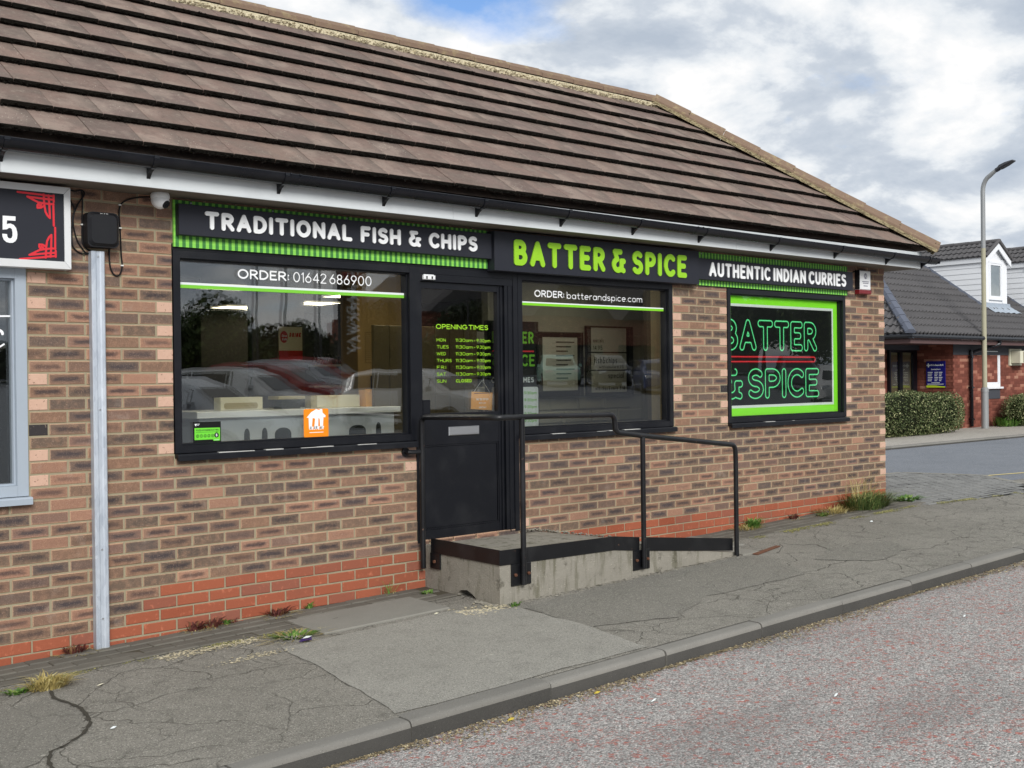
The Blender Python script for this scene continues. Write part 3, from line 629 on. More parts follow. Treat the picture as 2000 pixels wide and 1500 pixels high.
def bsize(p):
    x = (p[0]+p[1])/2; z = (p[2]+p[3])/2; d = Vector((x, 0, z))-pc; dep = d.dot(fw)
    u = 1000+2212*d.dot(rt)/dep; v = 750-2212*d.dot(up)/dep
    if not (-30 < u < 2030) or z < gz(x, -.02)-.04: return 0
    if z > -.02 or (z > -.33 and (-.0 < x < 7.68)): return 0.0
    return (p[1]-p[0])*d.normalized().dot(Vector((0, 1, 0)))/dep**2
pieces.sort(key=bsize, reverse=True)
bm_cache = {}
rest = {}
cnt = {}
for i, (a, b, z0, z1, kind) in enumerate(pieces):
    w = round(b-a, 3)
    if i < 300 and bsize(pieces[i]) > 0:
        kk = (w, kind)
        if kk not in bm_cache:
            m = MB(); m.bev(0, w, 0, .03, 0, .065, .0035); bm_cache[kk] = m.mesh('brick', kind)
        o = put('brick', bm_cache[kk], shop, (a, random.uniform(-.0018, .0016), z0)); o.rotation_euler = (random.uniform(-.016, .016), random.uniform(-.008, .008), random.uniform(-.008, .008)); o.scale = (random.uniform(.978, 1.004), 1, random.uniform(.955, 1.025))
    else:
        m = rest.setdefault(kind, MB()); dy = random.uniform(-.0018, .0016); m.bev(a, b, dy, .03, z0, z1, .0035)
mats = ['brick', 'red_brick', 'pale_brick', 'charred_brick']; mb = MB()
for k_, m in rest.items(): mb.cur = mats.index(k_); mb.add(m.v, m.f)
stuff(mb.build('brickwork', mats, shop))
# brick returns on the far end wall (seen from other positions)
mb = MB()
for n in range(-1, 38):
    y = .005 + (.1125 if n % 2 else 0)
    while y < 9.7: mb.bev(y, y+.215, 0, .03, -.075*n-.07, -.075*n-.005, .0035); y += .225
mb.v = [(8.4425-q[1]+0.0, q[0]+.0, q[2]) for q in mb.v]; mb.f = [f[::-1] for f in mb.f]; stuff(mb.build('end_brickwork', 'brick', shop))

# --- roof
OV, ET, ZE, TP = .294, .07, .20, .795
SL = math.hypot(1, TP); HX = 8.4425+OV+ET            # eaves corner x
GAUGE, S0, NC = .3045, .03, 9
RUN = 2.19                                           # plan distance eaves to ridge
ca, sa = 1/SL, TP/SL
def rp(x, s, n=0.0):                                 # point on the roof plane: s up the slope, n off it
    return (x, -OV-ET+s*ca-n*sa, ZE+s*sa+n*ca)
mb = MB()
xr = HX-RUN
for q in ([(-4, -OV-ET+.10), (HX-.10, -OV-ET+.10), (xr, -OV-ET+RUN), (-4, -OV-ET+RUN)],):
    top = [(x, y, ZE+(y+OV+ET)*TP-.09) for x, y in q]; mb.add(top, [(0, 1, 2, 3)])
yb = -OV-ET+2*RUN
ridge = ZE+RUN*TP-.02
mb.add([(HX-.03, -OV-ET+.02, ZE-.005), (HX-.03, yb, ZE-.005), (xr, -OV-ET+RUN, ridge)], [(0, 1, 2)])
mb.add([(-4, yb, ZE-.005), (HX-.03, yb, ZE-.005), (xr, -OV-ET+RUN, ridge), (-4, -OV-ET+RUN, ridge)], [(0, 3, 2, 1)])
mb.box(-4, 8.437, yb-.1, 9.8, .10, .16)
roof = mb.build('roof', 'roof_tile', shop)
TW, TL, TT = .2945, .36, .024
def tile_mesh():
    mb = MB(); x1 = TW-.003; b = .004
    v = [(0, 0, 0), (x1, 0, 0), (x1, TL, -.046), (0, TL, -.046), (0, 0, -TT), (x1, 0, -TT), (x1, TL, -TT-.046), (0, TL, -TT-.046), (b, b, .003), (x1-b, b, .003)]
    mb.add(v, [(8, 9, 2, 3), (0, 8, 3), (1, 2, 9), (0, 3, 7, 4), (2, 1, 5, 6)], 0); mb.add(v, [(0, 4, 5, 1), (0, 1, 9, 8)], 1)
    return mb
BM = Matrix((Vector((1, 0, 0)), Vector((0, ca, sa)), Vector((0, -sa, ca)))).transposed().to_4x4()
tm = tile_mesh().mesh('roof_tile', ['roof_tile', 'moss_dark'])
for k in range(NC):
    s = S0+k*GAUGE; off = (TW/2 if k % 2 else 0)
    x = -2.1-off
    while True:
        # hip line: x = HX - plan distance
        lim0 = HX-(s*ca)-.05; lim1 = HX-((s+TL)*ca)-.05
        if x > lim0-.03: break
        tl = min(TL, (RUN/ca-s)+.02)
        org = Vector(rp(x, s, .030+random.uniform(-.0015, .0025)))
        if x+TW < lim1 and tl >= TL-.001: me = tm
        else:
            # cut along the hip
            mb = MB(); w = TW-.003
            def cutx(t): return min(w, HX-((s+t)*ca)-.05-x)
            p = [(0, 0)]; c0, c1 = cutx(0), cutx(tl)
            if c0 >= w and c1 < w:
                tt = (HX-.05-x-w)/ca-s; p += [(w, 0), (w, max(0, min(tl, tt)))]
            else: p += [(c0, 0)]
            if c1 > 0: p += [(c1, tl), (0, tl)]
            else: p += [(0, max(.01, min(tl, (HX-.05-x)/ca-s)))]
            n = len(p); f = lambda q: -.046*q[1]/TL
            vs = [(q[0], q[1], f(q)) for q in p]+[(q[0], q[1], f(q)-TT) for q in p]
            mb.add(vs, [tuple(range(n))]+[(i, n+i, n+(i+1) % n, (i+1) % n) for i in range(1, n)], 0); mb.add(vs, [(0, n, n+1, 1)], 1)
            me = mb.mesh('roof_tile', ['roof_tile', 'moss_dark'])
        o = put('roof_tile', me, shop); m4 = BM.copy(); m4.translation = org; o.matrix_local = m4 @ Matrix.Rotation(random.uniform(-.004, .004), 4, 'Y')
        x += TW
# moss lumps on every leading edge
mb = MB()
def blob(mb, p, r, q=.7):
    v = [Vector(p)+Vector(d)*r*random.uniform(.6, 1.3) for d in ((1,0,0),(-1,0,0),(0,1,0),(0,-1,0),(0,0,q),(0,0,-q))]
    mb.add(v, [(0,2,4),(2,1,4),(1,3,4),(3,0,4),(2,0,5),(1,2,5),(3,1,5),(0,3,5)])
for k in range(NC):
    s = S0+k*GAUGE; x = -2.0; lim = HX-s*ca-.08
    dens = 1.0 if k < 6 else .75
    while x < lim:
        if math.sin(x*3.1+k*2)+math.sin(x*7.7+k) > -1.0 or random.random() < .5:
            blob(mb, rp(x, s-.004, random.uniform(.002, .032)), random.uniform(.004, .012))
        x += random.uniform(.006, .018)/dens
stuff(mb.build('moss', 'moss_dark', shop))
# hip and ridge caps on lumpy mortar
hd = Vector((-RUN, RUN, RUN*TP)); hl = hd.length; hd.normalize(); side = Vector((1, 1, 0)).normalized(); hn = hd.cross(side).normalized()
if hn.z < 0: hn = -hn
def cap(P0, P1, sd, nn, w=.115, h=.085, lap=.02):
    mb = MB(); prof = [(-w, -.03), (-w, .012), (-.055, h), (.055, h), (w, .012), (w, -.03)]; n = len(prof)
    vs = [P0+sd*a+nn*(b+lap) for a, b in prof]+[P1+sd*a+nn*b for a, b in prof]
    mb.add(vs, [(i, i+1, n+i+1, n+i) for i in range(n-1)]+[tuple(range(n))[::-1], tuple(range(n, 2*n))]); return mb
H0 = Vector((HX, -OV-ET, ZE+.02))
ncap = 8; Lc = hl/ncap
for i in range(ncap):
    a = H0+hd*(i*Lc-.01-(.05 if i == 0 else 0)); b = H0+hd*((i+1)*Lc-.012); cap(a+Vector((0,0,random.uniform(-.004,.004))), b, side, hn, lap=.012).build('hip_tile', 'ridge_tile', shop)
mb = MB()
for i in range(1500):
    t = random.uniform(0.0, 1)*hl; w_ = random.random(); p = H0+hd*t-side*(.10+.05*w_)+hn*(.008-.055*w_); blob(mb, p, random.uniform(.005, .014), .5)
for i in range(ncap):
    for j in range(14):
        p = H0+hd*(i*Lc-.005)+side*random.uniform(-.11, .11); p = p+hn*(.083-.62*max(0, abs((p-H0-hd*(i*Lc-.005)).dot(side))-.05)+.002); blob(mb, p, random.uniform(.005, .010))
for j in range(60): blob(mb, H0+hd*random.uniform(-.06, .02)+side*random.uniform(-.09, .09)+hn*random.uniform(-.03, .06), random.uniform(.015, .03))
mb.add([H0-side*.155-hn*.05-hd*.05, H0+hd*hl-side*.155-hn*.05, H0+hd*hl-side*.10+hn*.012, H0-side*.10+hn*.012-hd*.05], [(0, 1, 2, 3)])
stuff(mb.build('hip_mortar', 'hip_mortar', shop)); mb = MB()
R0 = Vector((xr, -OV-ET+RUN, ZE+RUN*TP+.01))
for i in range(5200):
    x = random.uniform(-3.2, xr); p = Vector((x, R0.y, R0.z))+Vector((0, -1, -TP))/SL*random.uniform(.085, .16)+Vector((0, -TP, 1))/SL*random.uniform(-.005, .030); blob(mb, p, random.uniform(.005, .015))
mb.cur = 0
for a, b in ((-3.4, xr),):
    p0, p1 = Vector((a, R0.y, R0.z)), Vector((b, R0.y, R0.z)); dn = Vector((0, -1, -TP))/SL; nn_ = Vector((0, -TP, 1))/SL
    mb.add([p0+dn*.155-nn_*.01, p1+dn*.155-nn_*.01, p1+dn*.10+nn_*.035, p0+dn*.10+nn_*.035, p1+nn_*.02, p0+nn_*.02], [(0, 1, 2, 3), (3, 2, 4, 5)])
stuff(mb.build('bedding_mortar', 'bedding_mortar', shop))
x = xr
while x > -3.2:
    cap(Vector((x, R0.y, R0.z)), Vector((x-.445, R0.y, R0.z)), Vector((0, 1, 0)), Vector((0, 0, 1)), .11, .06, .006).build('ridge_tile', 'ridge_tile', shop); x -= .45
# --- fascia, soffit, gutter
mb = MB(); fy = -OV
for i, (a, b) in enumerate(((-4, -1.13), (-1.128, 2.05), (2.052, 5.4), (5.402, 8.4425+OV))): mb.box(a, b, fy-.0, fy+.02, -.010, .17)
mb.box(8.4425+OV-.02, 8.4425+OV, fy+.021, 9.8, -.010, .17)
mb.build('fascia', 'white_pvc', shop)
mb = MB(); mb.box(-4, 8.4425+OV-.022, fy+.021, .02, -.008, .002); mb.box(8.44, 8.4425+OV-.022, .021, 9.8, -.008, .002); mb.build('soffit', 'soffit_paint', shop)
gx0, gx1 = -4.0, 8.93
gzf = lambda x: .160-.0055*(x+1.2)                  # fall towards the right
def gut(mb, x0, x1, r, zoff=0.0, yc=-OV-.062):
    n = 10; vs = []
    for xx in (x0, x1):
        vs += [(xx, yc+r*math.cos(math.pi+math.pi*i/n), gzf(xx)+zoff+r*math.sin(math.pi+math.pi*i/n)) for i in range(n+1)]
        vs += [(xx, yc+(r-.004)*math.cos(2*math.pi-math.pi*i/n), gzf(xx)+zoff+(r-.004)*math.sin(2*math.pi-math.pi*i/n)) for i in range(n+1)]
    m = 2*n+2; mb.add(vs, [(i, m+i, m+(i+1) % m, (i+1) % m) for i in range(m)]+[tuple(range(m))[::-1], tuple(range(m, 2*m))])
mb = MB(); gut(mb, gx0, gx1, .062); mb.tube([(gx0, -OV-.120, gzf(gx0)+.001), (gx1, -OV-.120, gzf(gx1)+.001)], .005, 6); mb.box(gx1-.004, gx1, -OV-.118, -OV-.006, gzf(gx1)-.056, gzf(gx1)+.002)
gt = mb.build('gutter', 'gutter_black', shop, True)
for x in (-1.13, -.28, .60, 1.43, 2.27, 3.14, 3.98, 4.85, 5.92, 7.0, 7.98, 8.72):
    mb = MB(); gut(mb, -.014+x, .014+x, .067); z = gzf(x)
    mb.prism([(-OV-.001, z-.115), (-OV-.03, z-.085), (-OV-.075, z-.06), (-OV-.001, z-.03)], 'x', x-.011, x+.011); mb.box(x-.016, x+.016, -OV-.13, -OV-.118, z-.012, z+.006); mb.build('gutter_bracket', 'gutter_black', gt)
for x in (.66, 4.74, 8.80):
    mb = MB(); gut(mb, x-.05, x+.05, .064); mb.tube([(x-.04, -OV-.124, gzf(x)), (x-.03, -OV-.124, gzf(x))], .009, 6); mb.tube([(x+.03, -OV-.124, gzf(x)), (x+.04, -OV-.124, gzf(x))], .009, 6); mb.build('gutter_union', 'gutter_black', gt)

# --- windows and door
def frame(mb, x0, x1, z0, z1, w, y0, y1, wb=None, wt=None):
    wb = w if wb is None else wb; wt = w if wt is None else wt
    mb.box(x0, x0+w, y0, y1, z0, z1); mb.box(x1-w, x1, y0, y1, z0, z1); mb.box(x0+w+.0004, x1-w-.0004, y0+.001, y1-.001, z0, z0+wb); mb.box(x0+w+.0004, x1-w-.0004, y0+.001, y1-.001, z1-wt, z1)
def window(x0, x1, z0, z1, mat, w=.048, sill=True, gy=.055, sx0=0.0, sx1=0.0, double=True):
    mb = MB(); frame(mb, x0, x1, z0, z1, w, -.006, .10); frame(mb, x0+w+.001, x1-w-.001, z0+w+.001, z1-w-.001, .011, .022, .09)
    o = mb.build('window', mat, shop)
    mb = MB(); mb.add([(x0+w+.004, gy, z0+w+.004), (x1-w-.004, gy, z0+w+.004), (x1-w-.004, gy, z1-w-.004), (x0+w+.004, gy, z1-w-.004)], [(0, 1, 2, 3)])
    if double: mb.add([(x0+w+.004, gy+.02, z0+w+.004), (x1-w-.004, gy+.0235, z0+w+.004), (x1-w-.004, gy+.0255, z1-w-.004), (x0+w+.004, gy+.022, z1-w-.004)], [(0, 1, 2, 3)])
    mb.build('pane', 'glass' if double else 'glass_single', o)
    if sill:
        mb = MB(); mb.prism([(.06, z0-.001), (-.042, z0-.006), (-.048, z0-.014), (-.048, z0-.048), (-.040, z0-.048), (-.036, z0-.03), (.06, z0-.03)], 'x', x0+sx0, x1+sx1); mb.build('sill', mat, o)
    return o
w1 = window(0, 1.905, -1.645, -.342, 'frame_black', sx0=.0, sx1=-.01)
w2 = window(2.93, 4.822, -1.645, -.342, 'frame_black', sx0=-.0, sx1=.004)
w3 = window(5.624, 7.650, -1.645, -.342, 'frame_black', double=False)
wl = window(-3.19, -.909, -1.845, -.51, 'grey_frame', .062, sx1=.01)
flat('peeled_white', c(190, 190, 186), .7)
for w_, xa, xb in ((w1, .02, 1.86), (w2, 3.0, 4.8), (w3, 5.7, 7.6)):              # white filler showing where paint has worn off the sill joint
    mb = MB(); x = xa
    while x < xb:
        l = random.uniform(.02, .16)
        if random.random() < .26: mb.box(x, x+l, -.0475, -.010, -1.6535, -1.6510+random.uniform(0, .003))
        x += l
    stuff(mb.build('sealant', 'peeled_white', w_))
# head strip above the shopfront
mb = MB(); mb.box(-.003, 4.825, -.002, .11, -.340, -.300); mb.build('head_strip', 'frame_black', shop)
# window lettering
g_ = .052
mb = MB(); text(mb, 'ORDER:', .482, .872, -.498, .066, .085, g_); text(mb, '01642 686900', .905, 1.555, -.502, .072, .052, g_, space=.35); mb.build('lettering', 'lettering_white', w1)
mb = MB(); mb.add([(.055, g_, -.556), (1.848, g_, -.556), (1.848, g_, -.541), (.055, g_, -.541)], [(0, 1, 2, 3)]); mb.build('vinyl_stripe', 'vinyl_white', w1)
mb = MB(); mb.add([(.055, g_, -.578), (1.848, g_, -.578), (1.848, g_, -.556), (.055, g_, -.556)], [(0, 1, 2, 3)]); mb.build('vinyl_stripe', 'vinyl_green', w1)
mb = MB(); text(mb, 'ORDER:', 3.165, 3.505, -.517, .058, .085, g_); text(mb, 'batterandspice.com', 3.535, 4.475, -.520, .058, .05, g_, gap=.2); mb.build('lettering', 'lettering_white', w2)
mb = MB(); mb.add([(2.985, g_, -.569), (4.765, g_, -.569), (4.765, g_, -.559), (2.985, g_, -.559)], [(0, 1, 2, 3)]); mb.build('vinyl_stripe', 'vinyl_white', w2)
flat('vinyl_lime', c(128, 206, 40), .5)
mb = MB(); mb.add([(2.985, g_, -.590), (4.765, g_, -.590), (4.765, g_, -.569), (2.985, g_, -.569)], [(0, 1, 2, 3)]); mb.build('vinyl_stripe', 'vinyl_lime', w2)
# vinyl bits on the neighbour's window
mb = MB(); [strokes_flat(mb, [q_], .005, .05, cell=.004) for q_ in ([(-1.3, -.80), (-.985, -.79)], [(-1.2, -1.0), (-1.05, -.975), (-1.02, -.955)], [(-1.25, -1.19), (-1.05, -1.175)])]; strokes_flat(mb, [arc(-1.045, -.895, .018, .02, 0, 250, 10)], .008, .05, cell=.005); mb.build('lettering', 'lettering_white', wl)

# door set
dr = MB()
frame(dr, 1.906, 2.929, -2.42, -.342, .048, -.004, .11, .0)
dr.box(1.9545, 2.8805, .0, .11, -.445, -.391)                                   # transom above the leaf
dr.box(2.795, 2.8805, .004, .11, -2.42, -.446); dr.box(2.83, 2.84, -.001, .004, -2.42, -.446); dr.box(2.76, 2.772, .012, .03, -2.40, -.455)   # broad right jamb with ribs
door = dr.build('door', 'frame_black', shop)
mb = MB(); lx0, lx1 = 1.958, 2.792
mb.box(lx0, 1.985, .022, .07, -2.41, -.448); mb.box(2.735, lx1, .022, .07, -2.41, -.448); mb.box(1.9855, 2.7345, .023, .069, -.498, -.449); mb.box(1.9855, 2.7345, .023, .069, -1.69, -1.45); mb.box(1.9855, 2.7345, .023, .069, -2.41, -2.335)
leaf = mb.build('door_leaf', 'frame_black', door)
mb = MB(); mb.bev(2.000, 2.722, .030, .05, -2.325, -1.70, .006); frame(mb, 1.987, 2.733, -2.333, -1.692, .011, .026, .06); mb.build('kick_panel', 'frame_black', door)
mb = MB(); mb.add([(1.986, .048, -1.45), (2.734, .048, -1.45), (2.734, .048, -.498), (1.986, .048, -.498)], [(0, 1, 2, 3)]); mb.add([(1.986, .066, -1.45), (2.734, .069, -1.45), (2.734, .07, -.498), (1.986, .067, -.498)], [(0, 1, 2, 3)]); mb.build('pane', 'glass', door)
mb = MB(); mb.bev(2.226, 2.528, .010, .03, -1.625, -1.557, .006); mb.box(2.25, 2.504, .0085, .011, -1.612, -1.570); mb.build('letter_plate', 'steel', door)
mb = MB(); mb.bev(1.978, 2.089, -.022, -.002, -.435, -.402, .004); mb.box(1.985, 2.08, -.012, -.004, -.401, -.396); mb.build('closer_plate', 'white_clean', door)
mb = MB(); mb.box(2.0, 2.012, -.0245, -.022, -.43, -.41); mb.box(2.05, 2.062, -.0245, -.022, -.43, -.41); mb.build('screw_slot', 'print_dark', door)
mb = MB(); mb.box(1.988, 2.055, .020, .07, -1.45, -1.345); mb.build('lock_box', 'frame_black', door)
yy = .0455
mb = MB(); text(mb, 'OPENING TIMES', 2.137, 2.657, -.803, .038, .085, yy); mb.build('lettering', 'lettering_green', door)
for i, (d, h) in enumerate((('MON', 1), ('TUES', 1), ('WED', 1), ('THURS', 1), ('FRI', 1), ('SAT', 1), ('SUN', 0))):
    mb = MB(); z = -.900-.0527*i; text(mb, d, 2.142, 2.142+len(d)*.028+.004, z, .025, .065, yy, cell=.06); mb.build('lettering', 'lettering_green', door); mb = MB()
    if h: text(mb, '11:30am', 2.326, 2.498, z, .026, .065, yy, cell=.06); text(mb, '-', 2.512, 2.522, z, .026, .1, yy, cell=.06); text(mb, '9:30pm', 2.537, 2.677, z, .026, .065, yy, cell=.06)
    else: text(mb, 'CLOSED', 2.326, 2.483, z, .025, .1, yy, cell=.06)
    mb.build('lettering', 'lettering_green', door)

flat('bolt_rust', c(120, 84, 66), .7, .3, .4, var=.3, vs=80)

# ================================================================== FASCIA SIGNS
def fascia(label, bx, panel, txt, tx, base, cap, h, mat, depth=.075, gap=.16, space=.42):
    t = thing('fascia_sign', label, 'sign')
    if bx:
        mb = MB(); mb.box(bx[0], bx[1], -.022, -.006, bx[2], bx[3]); mb.build('backing_board', 'gingham', t)
        mb = MB()
        for i in range(5):
            x = bx[0]+.12+i*(bx[1]-bx[0]-.24)/4; mb.lathe([(.006, 0), (.006, .004), (.002, .006)], 8, (x, 0, 0))
        mb.v = [(p[0], -.022-p[2], bx[3]-.012+p[1]) for p in mb.v]; mb.build('screw_head', 'steel', t)
    x0, x1, z0, z1 = panel
    mb = MB(); mb.bev(x0, x1, -depth, -.0225 if bx else -.004, z0, z1, .0025); mb.build('panel', 'sign_dark', t)
    letters(t, txt, tx[0], tx[1], base, cap, h, -depth-.010, .0095, mat, gap=gap, space=space)
    return t
fascia('long charcoal sign reading TRADITIONAL FISH & CHIPS on green gingham board', (0.0, 2.602, -.322, -.024), (.013, 2.604, -.250, -.052), 'TRADITIONAL FISH & CHIPS', (.187, 2.452), -.205, .117, .118, 'lettering_white', space=.64)
s2 = fascia('large black sign with lime green letters BATTER & SPICE above the door', None, (2.612, 5.092, -.340, -.030), 'BATTER & SPICE', (2.808, 4.907), -.289, .206, .115, 'lettering_green', .10)
fascia('charcoal sign reading AUTHENTIC INDIAN CURRIES over the right hand window', (5.10, 7.668, -.334, -.024), (5.096, 7.692, -.285, -.087), 'AUTHENTIC INDIAN CURRIES', (5.262, 7.547), -.252, .134, .10, 'lettering_white')
# neighbour's sign
t = thing('takeaway_sign', 'white framed dark sign with number 5 and red corner ornaments at left edge', 'sign')
mb = MB(); X0, X1, Z0, Z1, fw_ = -2.7, -.677, -.512, -.028, .042
for (a, b) in (((X0, Z0), (X1, Z0)), ((X1, Z0), (X1, Z1)), ((X1, Z1), (X0, Z1)), ((X0, Z1), (X0, Z0))):
    dx, dz = (b[0]-a[0]), (b[1]-a[1]); l = math.hypot(dx, dz); ux, uz = dx/l, dz/l; nx, nz = -uz, ux; g2 = .0012
    q = [(a[0]+ux*g2, a[1]+uz*g2), (b[0]-ux*g2, b[1]-uz*g2), (b[0]-ux*(fw_+g2)+nx*fw_, b[1]-uz*(fw_+g2)+nz*fw_), (a[0]+ux*(fw_+g2)+nx*fw_, a[1]+uz*(fw_+g2)+nz*fw_)]
    mb.add([(q[0][0], -.098, q[0][1]), (q[1][0], -.098, q[1][1]), (q[2][0], -.112, q[2][1]), (q[3][0], -.112, q[3][1])]+[(p[0], -.01, p[1]) for p in q]+[(p[0], -.012, p[1]) for p in ()], [(0, 1, 2, 3), (0, 4, 5, 1), (2, 6, 7, 3), (1, 5, 6, 2), (0, 3, 7, 4)])
mb.build('frame', 'white_clean', t)
mb = MB(); mb.box(X0+.03, X1-.03, -.104, -.09, Z0+.03, Z1-.03); mb.build('panel', 'sign_dark', t)
def m5(u, v):
    vt, vb = 65+.105*u, 1105+.063*u; return (-1.0775+u*.000405, -.0745-.3935*(v-vt)/(vb-vt))
mb = MB()
five = [(33,470),(206,482),(205,548),(90,540),(86,605)]+[(100,592),(140,590),(180,610),(212,655),(226,720),(228,760),(222,815),(200,855),(165,878),(125,880),(80,868),(45,835),(27,785),(24,742)]+[(88,748),(92,785),(106,808),(128,815),(150,805),(162,775),(163,720),(155,675),(135,655),(112,655),(90,675),(30,680)]
fill(mb, [[m5(*p) for p in five]], lambda u, v, d: (u, -.1065+d, v), .003); mb.build('digit', 'lettering_white', t)
def orn(flip):
    S = [[(240, 112), (590, 158)], [(600, 150), (606, 300), (622, 410), (650, 470), (684, 508), (678, 300), (668, 165)], [(740, 168), (742, 262)], [(372, 182), (470, 240), (520, 268), (600, 285), (700, 298)], [(372, 182), (590, 215), (740, 232)], [(600, 165), (742, 180)],
         [(735, 290), (738, 622)], [(700, 296), (738, 300)], [(512, 350), (512, 310), (545, 272)], [(512, 352), (560, 350), (590, 330)], [(545, 318), (565, 306)]]
    if flip: S = [[(u+18, 1112-(v-112)*.965+.045*u) for u, v in s] for s in S]
    return [[m5(*p) for p in s] for s in S]
for fl in (0, 1):
    mb = MB(); strokes_flat(mb, orn(fl), .0058, -.1065, depth=.002, cell=.0022); mb.build('ornament', 'sign_red', t)

# ================================================================== WALL FIXTURES
t = thing('junction_box', 'black plastic junction box with rounded lid on brickwork above steel conduit', 'junction box')
def rrect(x0, x1, z0, z1, r, n=5):
    return [(cx+r*math.cos(R(a0+90*i/n)), cz+r*math.sin(R(a0+90*i/n))) for cx, cz, a0 in ((x1-r, z0+r, -90), (x1-r, z1-r, 0), (x0+r, z1-r, 90), (x0+r, z0+r, 180)) for i in range(n+1)]
mb = MB(); mb.prism(rrect(-.575, -.384, -.366, -.155, .03), 'y', -.09, -.004); mb.build('case', 'box_black', t)
mb = MB(); A = rrect(-.571, -.388, -.362, -.158, .035); Bq = rrect(-.555, -.403, -.345, -.172, .03); n = len(A)
mb.add([(p[0], -.0905, p[1]) for p in A]+[(p[0], -.108, p[1]) for p in Bq], [(i, (i+1) % n, n+(i+1) % n, n+i) for i in range(n)]+[tuple(range(n, 2*n))]); mb.build('lid', 'box_black', t)
mb = MB()
for x in (-.50, -.492, -.478, -.466, -.458): mb.box(x, x+.004, -.1015, -.097, -.168, -.163)
mb.build('marking', 'clip_white', t)
t = thing('steel_conduit', 'tall galvanised steel cable channel fixed to brick wall below junction box', 'cable channel')
mb = MB(); mb.prism([(-.540, -.002), (-.540, -.050), (-.533, -.056), (-.516, -.056), (-.508, -.051), (-.490, -.051), (-.482, -.056), (-.465, -.056), (-.458, -.050), (-.458, -.002)], 'z', -2.83, -.388); mb.build('channel', 'galvanised', t)
mb = MB()
for z in (-.42, -1.35, -2.2, -2.62): mb.tube([(-.499, -.051, z), (-.499, -.0555, z)], .006, 8); mb.tube([(-.455, -.03, z), (-.4515, -.03, z)], .006, 8)
mb.build('rivet', 'steel', t)
def smooth(p, n=5):
    o = []
    for i in range(len(p)-1):
        p0, p1, p2, p3 = [Vector(p[max(0, min(len(p)-1, i+k))]) for k in (-1, 0, 1, 2)]
        for j in range(n):
            s = j/n; o.append(.5*((2*p1)+(p2-p0)*s+(2*p0-5*p1+4*p2-p3)*s*s+(3*p1-p0-3*p2+p3)*s**3))
    return o+[Vector(p[-1])]
def cable(label, pts, r=.0045, clips=()):
    t = thing('cable', label, 'cable')
    mb = MB(); mb.tube(smooth([(p[0], -.008 if len(p) < 3 else p[2], p[1]) for p in pts]), r, 6); mb.build('flex', 'cable', t, True)
    for x, z in clips:
        m = MB(); m.box(x-.008, x+.008, -.015, -.001, z-.004, z+.004); m.build('clip', 'clip_white', t)
cable('black camera cable arching from dome camera down past junction box in a loop', [(-.165, -.03, -.07), (-.20, -.025), (-.279, -.045), (-.335, -.083), (-.348, -.143), (-.343, -.231), (-.338, -.387), (-.333, -.462), (-.345, -.512), (-.366, -.528), (-.392, -.512), (-.410, -.458), (-.413, -.35)], .0052, ((-.343, -.088), (-.343, -.231), (-.334, -.462)))
cable('dark cable looping behind the number 5 sign edge, outermost of three', [(-.665, .01-.03), (-.62, -.03), (-.575, -.02), (-.561, -.045), (-.600, -.107), (-.631, -.2), (-.612, -.313), (-.58, -.369), (-.548, -.4), (-.506, -.385)])
cable('thin black cable hugging white sign frame before joining the conduit top', [(-.66, -.05), (-.638, -.10), (-.622, -.143), (-.635, -.21), (-.639, -.34), (-.613, -.388), (-.564, -.405), (-.514, -.394)])
cable('straight brownish cable dropping down brickwork left of the junction box', [(-.59, -.02), (-.576, -.03), (-.573, -.096), (-.578, -.228), (-.576, -.336), (-.547, -.375), (-.506, -.385)], .004, ((-.578, -.228),))
t = thing('security_camera', 'white dome security camera under the eaves above the left window', 'security camera', (-.128, -.115, -.0085))
mb = MB(); mb.lathe([(.052, 0), (.058, -.012), (.058, -.03), (.056, -.034)], 20); mb.build('mount_ring', 'white_clean', t, True)
mb = MB(); mb.lathe([(.055, -.0345), (.056, -.05), (.050, -.068), (.038, -.084), (.02, -.095), (.004, -.099)], 20); mb.build('dome', 'white_clean', t, True)
d = Vector((.45, -.72, -.55)).normalized(); a = Vector((0, 0, -.045))
mb = MB(); mb.tube([a+d*.045, a+d*.056], [.027, .026], 14); mb.build('lens_cover', 'box_black', t)
mb = MB(); mb.tube([a+d*.0555, a+d*.059], [.010, .009], 12); mb.build('lens', 'gutter_black', t)
t = thing('alarm_box', 'white alarm box with dark red base high on the right corner wall', 'alarm box')
mb = MB(); mb.bev(7.85, 8.065, -.062, -.004, -.265, -.055, .008); mb.build('housing', 'white_clean', t)
mb = MB(); mb.bev(7.842, 8.073, -.066, -.003, -.312, -.2655, .008); mb.build('base_lens', 'alarm_red', t)
mb = MB(); mb.box(7.846, 7.849, -.06, -.004, -.26, -.05); mb.build('side_panel', 'box_black', t)
mb = MB(); strokes_flat(mb, [arc(7.96, -.115, .028, .028, 0, 360, 14), [(7.945, -.115), (7.96, -.095), (7.975, -.115), (7.96, -.135), (7.945, -.115)]], .004, -.0632, cell=.003)
for z, w_ in ((-.175, .065), (-.192, .055), (-.222, .04)): mb.box(7.96-w_, 7.96+w_, -.0634, -.0630, z-.004, z+.004)
flat('print_grey', c(110, 110, 128), .6); mb.build('printing', 'print_grey', t)
cable('black cable from end of right sign to the alarm box under eaves', [(7.70, -.115), (7.74, -.10), (7.80, -.075), (7.86, -.06)], .005)

